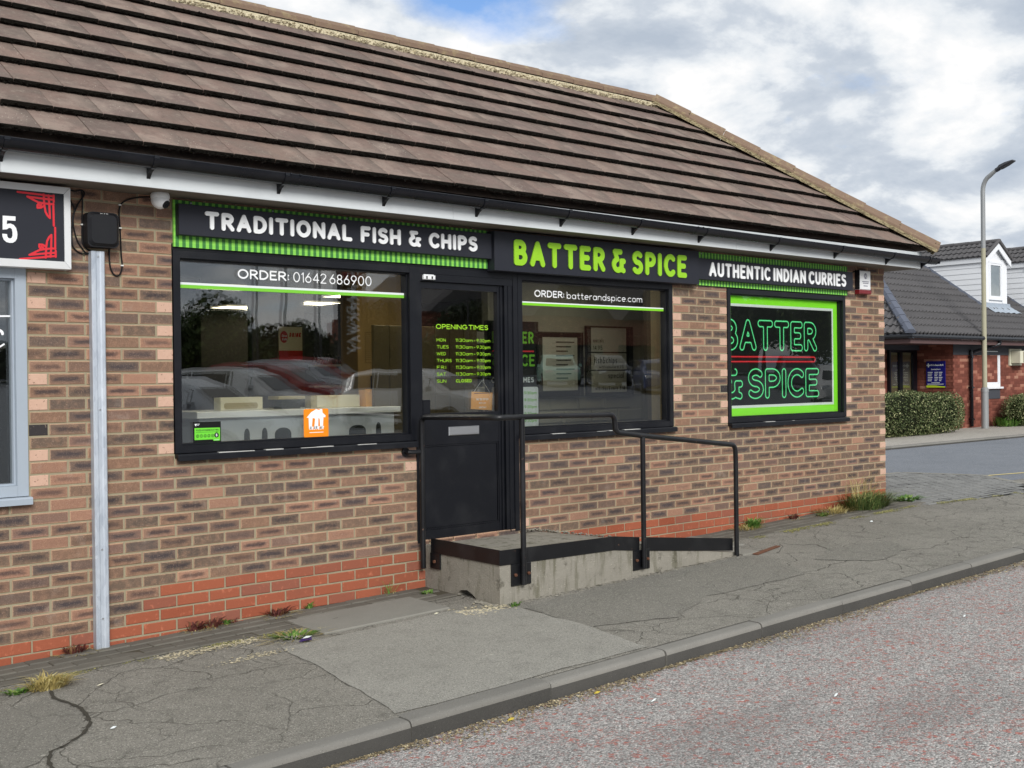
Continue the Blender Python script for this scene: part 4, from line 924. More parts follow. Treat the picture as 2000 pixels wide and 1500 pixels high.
# ================================================================== ENTRANCE RAMP AND HANDRAIL
t = thing('entrance_ramp', 'weathered concrete entrance ramp in front of the black door', 'ramp')
mb = MB(); yf = -.87
mb.prism([(2.062, -2.95), (4.68, -2.95), (4.68, -2.70), (4.25, -2.640), (3.72, -2.542), (3.10, -2.445), (2.062, -2.436)], 'y', yf, -.0)
mb.build('ramp_body', 'ramp_concrete', t)
mb = MB(); mb.prism([(0, -2.436), (0, -2.95), (-.395, -2.95), (-.40, -2.745), (-.43, -2.722), (-.50, -2.712), (-.545, -2.724), (-.59, -2.748), (-.625, -2.775), (-.64, -2.95), (yf, -2.95), (yf, -2.437)], 'x', 1.972, 2.0615); mb.build('landing_edge', 'ramp_concrete', t)
mb = MB()
for i in range(700):
    s = random.random(); x = 2.1+2.5*s; y = yf-abs(random.gauss(0, .03)); blob(mb, (x, y, gz(x, y)+random.uniform(-.006, .006)), random.uniform(.006, .018), .35)
for i in range(120): y = random.uniform(yf, -.65); x = 1.95-random.uniform(0, .05); blob(mb, (x, y, gz(x, y)+random.uniform(-.004, .008)), random.uniform(.008, .022), .35)
for i in range(150): x = random.uniform(2.93, 4.0); z = -2.437-.17*max(0, x-3.1); blob(mb, (x, -random.uniform(0, .02), z+random.uniform(.0, .016)), random.uniform(.006, .016), .5)
stuff(mb.build('cement_fillet', 'ramp_concrete', t))
t = thing('handrail', 'black tubular steel handrail with kick plates bolted to concrete ramp', 'handrail')
r = .0205; yr = -.905
rail = [(1.915, -.056, -1.60), (1.915, -.056, -1.515)]+[(1.915+.002*i/4, -.056-.045*(1-math.cos(R(22.5*i))), -1.515+.045*math.sin(R(22.5*i))) for i in range(1, 5)]
rail += [(1.935, -.80, -1.460)]+[(1.938+.05*(1-math.cos(R(22.5*i))), yr+.045-.045*math.sin(R(22.5*i)), -1.461) for i in range(1, 5)]
rail += [(2.4, yr, -1.463), (3.03, yr, -1.472)]+[(3.05+.055*math.sin(R(18*i)), yr, -1.527+.055*math.cos(R(18*i))) for i in range(0, 6)]+[(3.108, yr, -1.56)]+[(3.165-.057*math.cos(R(16*i)), yr, -1.565-.050*math.sin(R(16*i))) for i in range(0, 6)]
rail += [(3.40, yr, -1.645), (4.49, yr, -1.765)]+[(4.51+.055*math.sin(R(17*i)), yr, -1.823+.055*math.cos(R(17*i))) for i in range(0, 6)]+[(4.568, yr, -1.90)]
mb = MB(); mb.tube(rail, r, 12); mb.build('rail', 'rail_black', t, True)
posts = [((1.915, -.056), -1.59, -2.60), ((2.165, yr), -1.47, -2.645), ((3.415, yr), -1.655, -2.675), ((4.568, yr), -1.895, -2.735)]
for (x, y), za, zb in posts: mb = MB(); mb.tube([(x, y, za), (x, y, zb)], r*.98, 12); mb.build('post', 'rail_black', t, True)
for i, (x, z) in enumerate(((2.165, -2.572), (3.415, -2.612))):
    mb = MB(); mb.bev(x-.092, x+.092, yf-.014, yf-.001, z-.078, z+.075, .003); p = mb.build('base_plate', 'rail_black', t)
    for dx in (-.062, .062): m = MB(); m.tube([(x+dx, yf-.015, z), (x+dx, yf-.026, z)], .012, 6); m.tube([(x+dx, yf-.026, z), (x+dx, yf-.034, z)], .006, 6); m.build('bolt', 'bolt_rust', p)
mb = MB(); mb.box(1.958, 1.9715, -.20, -.085, -2.60, -2.485); p = mb.build('base_plate', 'rail_black', t)
m = MB(); m.tube([(1.9575, -.145, -2.545), (1.944, -.145, -2.545)], .012, 6); m.build('bolt', 'bolt_rust', p)
def kick(P, Q, zp, zq, hgt=.105, th=.008, n_=Vector((0, -1, 0))):
    P = Vector((P[0], P[1], 0)); Q = Vector((Q[0], Q[1], 0)); mb = MB(); vs = []
    for d_ in (0, th):
        for A_, z in ((P, zp), (Q, zq)):
            v = A_+n_*d_; vs += [(v.x, v.y, z-hgt), (v.x, v.y, z)]
    mb.add(vs, [(0, 2, 3, 1), (4, 5, 7, 6), (1, 3, 7, 5), (0, 4, 6, 2), (0, 1, 5, 4), (2, 6, 7, 3)]); return mb
kick((1.9712, -.087), (1.9712, yf-.009), -2.378, -2.385, n_=Vector((-1, 0, 0))).build('kick_plate', 'rail_black', t)
kick((1.9718, yf-.001), (3.112, yf-.001), -2.388, -2.402).build('kick_plate', 'rail_black', t)
kick((3.113, yf-.001), (3.394, yf-.001), -2.402, -2.436).build('kick_plate', 'rail_black', t)
kick((3.436, yf-.001), (4.55, yf-.001), -2.441, -2.562).build('kick_plate', 'rail_black', t)
mb = MB(); mb.tube([(1.80, -.003, -1.728), (1.80, -.012, -1.728)], .034, 12); mb.tube([(1.80, -.012, -1.728), (1.80, -.05, -1.728), (1.83, -.056, -1.728), (1.895, -.056, -1.728)], .018, 8); mb.build('wall_bracket', 'rail_black', t, True)
t = tag(MB().box(4.62, 4.86, -.93, -.70, -2.735, -2.698).build('concrete_pad', 'slab'), 'small broken concrete pad at foot of the last handrail post', 'concrete pad')
t = thing('loose_plate', 'rusty loose metal strip lying on pavement beside the lowest post', 'metal strip')
mb = MB(); mb.add([(4.72, -.955, -2.702), (5.18, -.86, -2.690), (5.19, -.90, -2.692), (4.74, -1.0, -2.704)]+[(4.72, -.955, -2.708), (5.18, -.86, -2.696), (5.19, -.90, -2.698), (4.74, -1.0, -2.71)], [(0, 3, 2, 1), (4, 5, 6, 7), (0, 1, 5, 4), (1, 2, 6, 5), (2, 3, 7, 6), (3, 0, 4, 7)]); mb.build('strip', 'bolt_rust', t)

# ================================================================== STICKERS, DISPLAYS
def sq(mb, x0, x1, z0, z1, y): mb.add([(x0, y, z0), (x1, y, z0), (x1, y, z1), (x0, y, z1)], [(0, 1, 2, 3)])
t = thing('hygiene_sticker', 'green and black food hygiene rating sticker in lower left window corner', 'sticker')
mb = MB(); sq(mb, .151, .346, -1.585, -1.451, .0535); mb.build('backing', 'sticker_black', t)
mb = MB(); mb.add([(x, .0528, z) for x, z in ((.159, -1.568), (.288, -1.568), (.292, -1.578), (.339, -1.578), (.339, -1.492), (.159, -1.490))], [(0, 1, 2, 3, 4, 5)]); mb.build('rating_panel', 'sticker_green', t)
mb = MB(); text(mb, 'FOOD HYGIENE RATING', .170, .330, -1.512, .012, .09, .0524, cell=.08); mb.box(.168, .330, .0522, .0526, -1.520, -1.5185)
for i in range(5):
    strokes_flat(mb, [arc(.180+.0265*i, -1.543, .009, .009, 0, 360, 12)], .0014, .0524, cell=.0014); text(mb, str(i), .1765+.0265*i, .1835+.0265*i, -1.548, .010, .1, .0524, cell=.09)
strokes_flat(mb, [arc(.314, -1.541, .006, .006, 0, 360, 12)], .0105, .0524, cell=.003); mb.box(.309, .319, .0522, .0526, -1.5225, -1.518); mb.build('print', 'print_dark', t)
mb = MB(); text(mb, '5', .3085, .3195, -1.550, .018, .12, .0519, cell=.06); sq(mb, .296, .332, -1.5735, -1.5715, .0524); strokes_flat(mb, [[(.164, -1.465), (.168, -1.474), (.172, -1.465)]], .0035, .0524, cell=.002); mb.box(.178, .196, .0522, .0526, -1.466, -1.463); mb.box(.178, .190, .0522, .0526, -1.473, -1.470); mb.build('print', 'vinyl_white', t)
t = thing('delivery_sticker', 'orange square sticker with white house and cutlery emblem on the window', 'sticker')
mb = MB(); mb.prism(rrect(.974, 1.175, -1.588, -1.388, .012), 'y', .0525, .0535); mb.build('backing', 'orange', t)
mb = MB(); E0 = lambda u, v: (1.0745+(u-160)*.00091, -1.47-(v-30)*.00091)
# emblem: roof over a fork and spoon
fill(mb, [[E0(*p) for p in ((75, 5), (115, -35), (160, -58), (190, -50), (192, -58), (215, -58), (217, -30), (245, -5), (240, 8), (225, 5), (218, 95), (195, 95), (190, 20), (180, 10), (176, 95), (140, 95), (150, 15), (128, 10), (118, 95), (95, 95), (92, 8))]], lambda u, v, d: (u, .0519, v), 0)
text(mb, 'JUST EAT', 1.018, 1.135, -1.535, .024, .13, .0519, italic=.14, cell=.05, space=.3); text(mb, 'order on the app now', 1.018, 1.132, -1.557, .008, .09, .0519, cell=.12) if False else mb.box(1.018, 1.132, .0518, .0521, -1.556, -1.5515)
mb.build('print', 'lettering_white', t)
t = thing('hanging_card', 'orange open card hanging on string inside the door glass', 'card sign')
mb = MB(); mb.prism([(2.521, -1.290), (2.512, -1.428), (2.727, -1.443), (2.737, -1.302)][::-1], 'y', .094, .099); mb.build('card', 'card_orange', t)
mb = MB(); mb.tube([(2.545, .0965, -1.292), (2.622, .085, -1.200), (2.71, .0965, -1.301)], .0015, 5); mb.build('string', 'vinyl_white', t)
mb = MB(); mb.tube([(2.622, .085, -1.196), (2.622, .075, -1.196)], .014, 12); mb.build('suction_cup', 'clear_sheet', t)
mb = MB(); text(mb, "WE'RE OPEN", 2.567, 2.690, -1.362, .018, .12, .0932, cell=.06); text(mb, 'Welcome', 2.593, 2.665, -1.388, .013, .09, .0932, cell=.09); text(mb, 'JUST EAT', 2.590, 2.668, -1.425, .015, .13, .0932, italic=.14, cell=.08); mb.build('print', 'lettering_white', t)
mb = MB(); sq(mb, 2.545, 2.715, -1.308, -1.302, .0930); mb.build('slot', 'bolt_rust', t)
# right window poster
t = thing('window_poster', 'dark poster with lime border, green neon style letters and red bar filling window', 'poster')
gx0_, gx1_ = 5.676, 7.60
mb = MB(); sq(mb, gx0_, gx1_, -1.594, -.394, .0635); mb.build('sheet', 'poster_dark', t)
def ring(mb, x0, x1, z0, z1, w, y):
    for q in ((x0, x1, z0, z0+w), (x0, x1, z1-w, z1), (x0, x0+w, z0+w, z1-w), (x1-w, x1, z0+w, z1-w)): sq(mb, *q, y)
mb = MB(); ring(mb, gx0_, gx1_, -1.594, -.394, .085, .0630); mb.build('border', 'frame_green', t)
mb = MB(); ring(mb, gx0_+.0, gx1_-.085, -1.509, -.479, .026, .0625); mb.build('keyline', 'vinyl_white', t)
def neon(txt, x0, x1, z0, cap, y, clip):
    h = .105
    for ch, x, sx in layout(txt, x0, x1, cap, h, gap=.12, space=.30):
        tube, halo = MB(), MB()
        for lp in gl_loops(ch, sx, h, .03):
            pts = [(x+u*cap, z0+v*cap) for u, v in lp]; pts.append(pts[0]); seg = [p for p in pts]
            runs, cur = [], []
            for p in seg:
                if p[0] > clip: cur.append(p)
                else:
                    if len(cur) > 1: runs.append(cur)
                    cur = []
            if len(cur) > 1: runs.append(cur)
            for q in runs:
                strokes_flat(tube, [q], .0062, y, cell=.004)
                strokes_flat(halo, [q], .0135, y+.001, cell=.005)
        if tube.v: tube.build('letter', 'tube_green', t, True); halo.build('letter_glow', 'tube_halo', t)
neon('BATTER', 5.640, 7.200, -.936, .300, .0600, 5.704)
neon('& SPICE', 5.610, 7.232, -1.418, .295, .0600, 5.704)
mb = MB(); bar = [(5.704, .0805, -1.002), (7.15, .0805, -1.002)]+[(7.15+.022*math.sin(R(20*i)), .0805, -1.026+.024*math.cos(R(20*i))) for i in range(1, 10)]+[(5.704, .0805, -1.050)]
strokes_flat(mb, [[(p[0], p[2]) for p in bar]], .0055, .0600, cell=.004); mb.build('bar', 'tube_red', t)
mb = MB(); strokes_flat(mb, [[(p[0], p[2]) for p in bar]], .0135, .0610, cell=.006); mb.build('bar_glow', 'halo_red', t)

# ================================================================== INTERIOR
flat('room_wall', c(70, 62, 50), .8, var=.1, vs=2); flat('room_dark', c(46, 43, 38), .8, var=.15, vs=2); flat('room_floor', c(70, 66, 62), .5); flat('ceiling', c(112, 110, 104), .9); flat('white_brick', c(142, 143, 134), .75, var=.12, vs=12, bump=.4)
flat('counter_front', c(205, 210, 212), .5, .3, var=.12, vs=6); flat('counter_top', c(232, 234, 232), .35, .4, var=.06, vs=8); flat('cutout', c(36, 40, 36), .7); flat('board_cream', c(222, 216, 190), .7); flat('board_tan', c(170, 158, 122), .7)
flat('tan_wall', c(156, 130, 84), .75, var=.08, vs=3); flat('door_wood', c(86, 76, 52), .6, var=.2, vs=4); flat('menu_frame', c(18, 18, 18), .5); flat('menu_paper', c(168, 172, 166), .7); flat('poster_red', c(188, 40, 32), .6); flat('poster_cream', c(216, 206, 170), .6)
emit('light_panel', (1.0, .88, .64), 3.2)
def rbox(name, mat, *b): return struct(MB().box(*b).build(name, mat))
rbox('interior_floor', 'room_floor', -.3, 8.13, .271, 9.5, -2.52, -2.43)
rbox('interior_floor', 'room_floor', -4, -.32, .271, 4, -2.52, -2.43)
rbox('interior_ceiling', 'ceiling', -4, 8.13, .271, 9.5, -.06, -.02)
rbox('interior_wall', 'room_dark', -4, 8.13, 9.4, 9.49, -2.43, -.06)
rbox('interior_wall', 'room_dark', -.32, -.22, .271, 9.4, -2.43, -.06)
rbox('interior_wall', 'room_dark', 7.0, 7.1, 3.001, 9.4, -2.43, -.06)
rbox('interior_wall', 'tan_wall', 3.00, 3.36, 2.45, 2.75, -2.43, -.06)
rbox('interior_wall', 'tan_wall', 3.362, 3.62, 2.50, 2.75, -2.43, -.06)
rbox('interior_wall', 'room_wall', 2.4, 3.0, 3.45, 3.55, -2.43, -.06); rbox('interior_wall', 'room_dark', -.2, 2.4, 4.6, 4.7, -2.43, -.06)
rbox('interior_wall', 'room_dark', 7.05, 7.12, .271, 3.0, -2.43, -.06); rbox('interior_wall', 'room_dark', -4, -.32, 4.0, 4.1, -2.43, -.06)
# painted brick wall behind the right pane
wb_ = thing('painted_wall', None, None); struct(wb_)
MB().box(4.55, 7.0, 2.318, 2.42, -2.43, -.06).build('wall_core', 'white_brick', wb_)
mb = MB(); mb.bev(0, .422, 0, .03, 0, .132, .012); wbm = mb.mesh('painted_brick', 'white_brick')
for k in range(12):
    x = 4.55-(.22 if k % 2 else 0)
    while x < 6.6:
        if k < 16: put('painted_brick', wbm, wb_, (x+.006, 2.30+random.uniform(-.004, .004), -2.42+.145*k))
        x += .434
rbox('interior_wall', 'room_dark', 6.08, 6.40, 1.2, 1.5, -2.43, -.06)
for i, (x, y) in enumerate(((2.88, 5.15), (5.15, 7.0), (4.62, 8.35), (5.28, 8.55), (4.85, 5.55), (.5, .5), (1.7, .5), (4.3, .6), (2.6, 1.1), (5.2, 1.1))):  # the panels near the front wall are unseen, added to brighten the room
    lb = ('large ceiling light panel seen at upper left of big window', 'ceiling light panel in the middle of the big window', 'small distant ceiling light panel, left of the pair', 'small distant ceiling light panel, right of the pair', 'ceiling light panel partly hidden behind tan wall', 'unseen ceiling light panel added to brighten the shop inside the front wall') [min(i, 5)]
    t = thing('ceiling_light', lb, 'ceiling light', (x, y, -.063), 'ceiling light panels in the shop')
    mb = MB(); mb.box(.012, .588, .012, .588, -.012, -.004); mb.build('diffuser', 'light_panel', t); mb = MB(); frame(mb, 0, .6, 0, .6, .012, 0, 1); mb.v = [(p[0], p[2], -.014+.013*p[1]) for p in mb.v]; mb.build('frame', 'white_clean', t)
t = thing('serving_counter', 'grey wood effect serving counter with pale top behind the big window', 'counter')
mb = MB(); mb.box(.86, 2.72, 1.45, 2.0, -2.43, -1.478); mb.build('front_panel', 'counter_front', t); mb = MB(); mb.bev(.82, 2.76, 1.40, 2.05, -1.4775, -1.425, .004); mb.build('worktop', 'counter_top', t)
mb = MB()
for x, w_, h_ in ((1.27, .024, .07), (1.43, .024, .07), (1.60, .075, .065), (1.82, .022, .075), (2.33, .085, .06), (2.55, .025, .08)): mb.prism([(x-w_, -1.80)]+[(x+w_*math.cos(R(a_)), -1.625+(h_-.0)*math.sin(R(a_))*.8) for a_ in range(180, -1, -20)]+[(x+w_, -1.80)], 'y', 1.442, 1.449)
mb.build('cutout', 'cutout', t)
for lb, x0, x1, z1, mt in (('cream box with oval window on counter, left one', 1.12, 1.50, -1.318, 'board_cream'), ('cream card screen on the counter near tan wall', 2.02, 2.46, -1.318, 'board_cream')):
    t = thing('display_box', lb, 'display box'); mb = MB(); mb.bev(x0, x1, 1.60, 1.72, -1.424, z1, .004); mb.build('body', mt, t); mb = MB()
    if x0 < 2: mb.prism(rrect(x0+.03, x1-.05, z1-.095, z1-.045, .018), 'y', 1.594, 1.599)
    else: mb.box(x0-.06, x0-.002, 1.60, 1.70, -1.424, z1-.001)
    mb.build('panel', 'board_tan', t)
t = thing('scale', 'low grey scale or till standing in middle of the counter', 'till'); MB().bev(1.66, 1.92, 1.62, 1.8, -1.345, -1.318, .006).build('platform', 'board_tan', t); MB().box(1.70, 1.88, 1.64, 1.78, -1.424, -1.346).build('base', 'cutout', t)
t = thing('sweet_jar', 'clear jar of red sweets at right end of the counter', 'jar', (2.66, 1.6, -1.4248)); mb = MB(); mb.lathe([(.055, 0), (.058, .02), (.058, .13), (.045, .15)], 14); mb.build('jar', 'clear_sheet', t, True)
mb = MB()
flat('sweet_red', c(170, 40, 60), .4)
for i in range(60): a_ = random.uniform(0, 6.3); q_ = random.uniform(0, .042); blob(mb, (q_*math.cos(a_), q_*math.sin(a_), random.uniform(.012, .12)), .012)
stuff(mb.build('sweets', 'sweet_red', t))
t = thing('paper_bags', 'bundle of brown paper wrapping standing beside the sweet jar', 'paper bundle'); mb = MB(); mb.prism([(2.50, -1.424), (2.58, -1.424), (2.59, -1.29), (2.56, -1.27), (2.53, -1.30), (2.49, -1.275)], 'y', 1.56, 1.66); mb.build('bag', 'card_orange', t)
t = thing('drink_poster', 'cream enamel poster with red disc and word DRINK, red lower band', 'poster')
mb = MB(); mb.box(2.69, 2.965, 3.435, 3.448, -.975, -.63); mb.build('sheet', 'poster_cream', t); mb = MB(); sq(mb, 2.69, 2.965, -.975, -.875, 3.433); strokes_flat(mb, [arc(2.75, -.735, .012, .03, 0, 360, 12)], .032, 3.433, cell=.008); mb.build('print', 'poster_red', t)
mb = MB(); text(mb, 'DRINK', 2.81, 2.945, -.735, .045, .12, 3.432, italic=.15, cell=.06); mb.build('print', 'poster_red', t); mb = MB(); text(mb, 'Coca', 2.722, 2.778, -.735, .026, .1, 3.430, italic=.2, cell=.08); text(mb, 'Cola', 2.724, 2.780, -.77, .026, .1, 3.430, italic=.2, cell=.08); mb.build('print', 'vinyl_white', t)
t = thing('notice_sheet', 'printed allergy chart pinned on tan wall inside big window', 'notice'); mb = MB(); ring(mb, 3.085, 3.225, -1.02, -.72, .003, 2.446)
for i in range(14): sq(mb, 3.085, 3.225, -.74-.019*i, -.738-.019*i, 2.446)
mb.build('print', 'print_dark', t)
t = thing('notice_plate', 'small black notice with faded lettering beside the tan wall', 'notice'); MB().box(3.145, 3.36, 2.432, 2.448, -1.28, -1.145).build('plate', 'menu_frame', t)
mb = MB(); text(mb, 'YOUR SUPPER', 3.175, 3.33, -1.19, .018, .1, 2.430, cell=.09); text(mb, 'TASTES SO GOOD', 3.17, 3.335, -1.22, .018, .1, 2.430, cell=.09); text(mb, 'AT THE SHOP', 3.18, 3.325, -1.25, .018, .1, 2.430, cell=.09) if False else mb.box(3.18, 3.325, 2.4298, 2.431, -1.25, -1.24); mb.build('print', 'board_tan', t)
t = thing('bottle_shelf', 'wall shelf unit with rows of small glass bottles behind counter', 'shelf'); mb = MB()
for z in (-1.02, -1.24): mb.box(3.05, 3.6, 3.35, 3.46, z-.02, z)
mb.build('shelf_board', 'counter_top', t)
for i in range(12):
    m = MB(); m.lathe([(.016, 0), (.018, .07), (.007, .09), (.007, .11)], 8, (3.08+.045*i, 3.40, -1.02)); m.build('bottle', 'clear_sheet', t, True)
# door interior: planked wall and poster stand
t = thing('plank_panel', 'brown vertical planked partition seen through the door glass', 'partition')
for i in range(7): MB().bev(2.55+.17*i, 2.715+.17*i, 1.5, 1.54, -2.43, -.7, .006).build('plank', 'door_wood', t)
t = thing('poster_stand', 'dark poster stand with green letters and white opening times panel inside', 'poster stand')
mb = MB(); mb.box(3.06, 3.60, .55, .58, -1.95, -.72); mb.build('board', 'poster_dark', t); mb = MB(); frame(mb, 3.05, 3.61, -1.955, -.715, .02, .545, .585); mb.build('frame', 'menu_frame', t)
mb = MB(); text(mb, 'BATTER', 3.10, 3.56, -.90, .10, .09, .548, cell=.05); text(mb, '& SPICE', 3.10, 3.57, -1.09, .10, .09, .548, cell=.05, space=.25); M_['tube_dim'] = M_['vinyl_green']; mb.build('print', 'tube_dim', t)
mb = MB(); sq(mb, 3.10, 3.56, -.97, -.958, .548); mb.build('print', 'tube_red', t)
mb = MB(); text(mb, 'OPENING TIMES', 3.09, 3.555, -1.225, .045, .10, .548, cell=.06); mb.prism(rrect(3.09, 3.60, -1.80, -1.262, .02), 'y', .544, .548); mb.build('print', 'vinyl_white', t)
mb = MB()
for i in range(7):
    z = -1.325-.058*i; text(mb, '11:30am - 9:30pm' if i < 6 else 'CLOSED', 3.27 if i < 6 else 3.27, 3.58 if i < 6 else 3.42, z, .026, .09, .5425, cell=.09, space=.3)
mb.build('print', 'vinyl_green', t)
for o_ in t.children: o_.location = (-.285, -.36, .0)
for lb, x0, x1, z0, z1, sheets in (('black framed menu board with one large sheet, left of pair', 5.22, 5.90, -1.40, -.68, [(5.27, 5.80, -1.33, -.74)]), ('black framed menu board with three price sheets, right of pair', 5.95, 6.72, -1.40, -.60, [(6.02, 6.60, -.895, -.62), (6.02, 6.60, -1.10, -.91), (6.02, 6.60, -1.36, -1.115)])):
    t = thing('menu_board', lb, 'menu board'); mb = MB(); mb.box(x0, x1, 2.255, 2.285, z0, z1); mb.build('board', 'menu_frame', t)
    for j, q in enumerate(sheets):
        mb = MB(); sq(mb, *q, 2.252); s_ = mb.build('sheet', 'menu_paper', t); mb = MB()
        if len(sheets) == 3:
            if j == 0: text(mb, 'specials', q[0]+.03, q[0]+.2, -.79, .05, .07, 2.25, cell=.08); text(mb, '14.95', q[0]+.03, q[0]+.18, -.875, .05, .07, 2.25, cell=.08)
            if j == 1: text(mb, 'fish&chips', q[0]+.04, q[0]+.42, -1.03, .075, .07, 2.25, cell=.07); text(mb, 'with sauce 6.95', q[0]+.12, q[0]+.53, -1.085, .035, .08, 2.25, cell=.1)
            if j == 2: text(mb, 'special', q[0]+.27, q[0]+.53, -1.20, .065, .07, 2.25, cell=.08); text(mb, 'with chips & sauce  5.50', q[0]+.06, q[0]+.55, -1.335, .042, .09, 2.25, cell=.1)
        else:
            for i in range(9): sq(mb, q[0]+.2, q[1]-.05-.05*(i % 3), -.80-.05*i, -.785-.05*i, 2.25)
        mb.build('print', 'print_dark', s_)

# ================================================================== FAR BUILDING
GF = -2.565; F = 7.1
g = G('far_brick', .9, .15); x, y, z = g.sep(g.pos()); row = g.m('FLOOR', g.m('DIVIDE', z, .075))
w = g.white(g.com(g.m('FLOOR', g.m('DIVIDE', g.m('ADD', g.m('ADD', x, y), g.m('MULTIPLY', row, .1125)), .225)), row)); n1 = g.noise(g.pos(), 30, 4, .7)
g.col(g.mix(g.m('MULTIPLY', n1, .4), g.ramp(w[0], [(0, c(108, 64, 54)), (.5, c(128, 76, 64)), (.85, c(144, 88, 74)), (.93, c(176, 120, 100)), (1, c(186, 140, 118))]), c(104, 64, 54))); M_['far_brick'] = g.mat
flat('far_mortar', c(108, 84, 74), .95, .1); stone('far_tile', c(84, 83, 84), c(104, 102, 102), sc=14, b=.15); flat('lead', c(168, 178, 188), .5, .4, .3, var=.2, vs=10); flat('upvc', c(234, 236, 238), .4, .3); flat('brown_fascia', c(92, 70, 68), .6); flat('dark_door', c(16, 18, 26), .3, .4); flat('sign_blue', c(22, 24, 110), .5); flat('sign_lime', c(186, 208, 40), .5); flat('dark_band', c(70, 72, 78), .7); flat('vent_cream', c(214, 212, 190), .6); flat('curtain', c(120, 112, 84), .8); flat('blind', c(150, 160, 162), .8, var=.3, vs=6)
clinic = thing('clinic_building', 'dark tiled clinic building with white clad dormers and red brick walls', 'building')
mb = MB(); mb.box(23.51, 34, F+.006, F+6, GF-.3, -.32); mb.box(20.9, 23.509, 8.09, F+6, GF-.3, -.32); mb.build('wall', 'far_brick', clinic)
mb = MB()
for n in range(31):
    z0 = GF-.05+.075*n; off = .1125 if n % 2 else 0
    if z0 > -.40: break
    x = 23.505-off
    while x < 30.5:
        if not (25.05 < x+.11 < 25.95 and -1.62 < z0+.03 < -.56): mb.bev(max(x, 23.5)+.0, x+.215, F, F+.03, z0, z0+.065, .004)
        x += .225
    y = F+off
    m2 = MB()
    while y < 8.05: m2.bev(0, min(.215, 8.08-y), 0, .03, z0, z0+.065, .004); m2.v = [(23.5+q[1], y+q[0], q[2]) if i >= len(m2.v)-12 else q for i, q in enumerate(m2.v)]; m2.f = m2.f[:-10]+[f[::-1] for f in m2.f[-10:]]; y += .225
    mb.add(m2.v, m2.f)
stuff(mb.build('brickwork', 'far_brick', clinic))
EY, EZ, T2, EX = F-.42, -.27, .72, 20.75
def rz2(y): return EZ+(y-EY)*T2
RY = 10.25; RZ = rz2(RY)
mb = MB()
mb.add([(EX, EY, EZ-.03), (36, EY, EZ-.03), (36, RY, RZ-.03), (EX+RY-EY, RY, RZ-.03)], [(0, 1, 2, 3)]); mb.add([(EX, EY, EZ-.03), (EX+RY-EY, RY, RZ-.03), (EX+RY-EY, 14, RZ-.03), (EX, 14, EZ-.03)], [(0, 1, 2, 3)])
mb.add([(36, RY, RZ-.03), (36, 14, EZ), (EX+RY-EY, 14, EZ), (EX+RY-EY, RY, RZ-.03)], [(0, 1, 2, 3)])
rf = mb.build('roof', 'far_tile', clinic)
def wavy(mb, P, ex, ey, length, clip0, rows, gauge=.325, pitch=.17, amp=.045, step=.030):
    """Rows of rolled tiles: P origin at eaves, ex along, ey up the slope (unit), nn off it."""
    nn = ex.cross(ey); nn = nn if nn.z > 0 else -nn
    for r_ in range(rows):
        s0, s1 = r_*gauge, (r_+1)*gauge+.03; a0 = clip0(s0+.1) if clip0 else 0
        q = max(0, a0); n = int((length-q)/(pitch/6)); vs = []
        for i in range(n+1):
            x = q+i*pitch/6; ph = (x/pitch) % 1; h = amp*(max(0, math.cos(2*math.pi*(ph-.3)))**1.0) if True else 0
            for s_, o in ((s0, step-.03), (s0, step+.012), (s1, .0)): vs.append(P+ex*x+ey*s_+nn*(h+o))
        mb.add(vs, [(3*i+k, 3*i+3+k, 3*i+4+k, 3*i+1+k) for i in range(n) for k in (0, 1)])
mb = MB(); up2 = Vector((0, 1, T2)).normalized(); k2 = 1/math.hypot(1, T2)
wavy(mb, Vector((EX, EY, EZ)), Vector((1, 0, 0)), up2, 11.5, lambda s: s*k2, 13)
up3 = Vector((1, 0, T2)).normalized(); wavy(mb, Vector((EX, EY, EZ)), Vector((0, 1, 0)), up3, 6.5, lambda s: s*k2, 9)
stuff(mb.build('roof_tiles', 'far_tile', clinic))
A = Vector((EX-.02, EY-.02, EZ+.03)); Bv = Vector((EX+RY-EY, RY, RZ+.03)); dv = (Bv-A).normalized(); sd2 = Vector((1, -1, 0)).normalized(); nv = dv.cross(sd2); nv = nv if nv.z > 0 else -nv
stone('hip_grey', c(92, 96, 108), c(116, 122, 134))
for i in range(8): cap(A+dv*(i*.42), A+dv*((i+1)*.42-.01), sd2, nv, .12, .07, .012).build('hip_tile', 'hip_grey', clinic)
for i in range(15): cap(Vector((EX+RY-EY+.45*i, RY, RZ+.03)), Vector((EX+RY-EY+.45*i+.44, RY, RZ+.03)), Vector((0, 1, 0)), Vector((0, 0, 1)), .12, .06, .006).build('ridge_tile', 'far_tile', clinic)
# rear wing roof
mb = MB(); mb.add([(20, 10.9, .8), (31.6, 10.9, .8), (31.6, 10.9, 2.5), (28.1, 12.2, 3.2), (20, 12.2, 3.25), (20, 16, .8), (31.6, 16, .8)], [(0, 1, 2, 3, 4), (4, 3, 6, 5), (1, 6, 3, 2)])
w_ = mb.build('rear_roof', 'far_tile', clinic); mb = MB()
wavy(mb, Vector((24, 10.95, 1.9)), Vector((1, 0, 0)), Vector((0, 1.25, 1.3)).normalized(), 6.6, None, 5, .33); mb.v = [p for p in mb.v]
stuff(mb.build('roof_tiles', 'far_tile', w_))
for i in range(7):
    a = Vector((28.1, 12.2, 3.22)).lerp(Vector((31.5, 11.0, 2.62)), i/7); b = Vector((28.1, 12.2, 3.22)).lerp(Vector((31.5, 11.0, 2.62)), (i+.97)/7); cap(a, b, Vector((0, 1, .2)).normalized(), Vector((0, -.2, 1)).normalized(), .11, .06, .008).build('hip_tile', 'far_tile', w_)
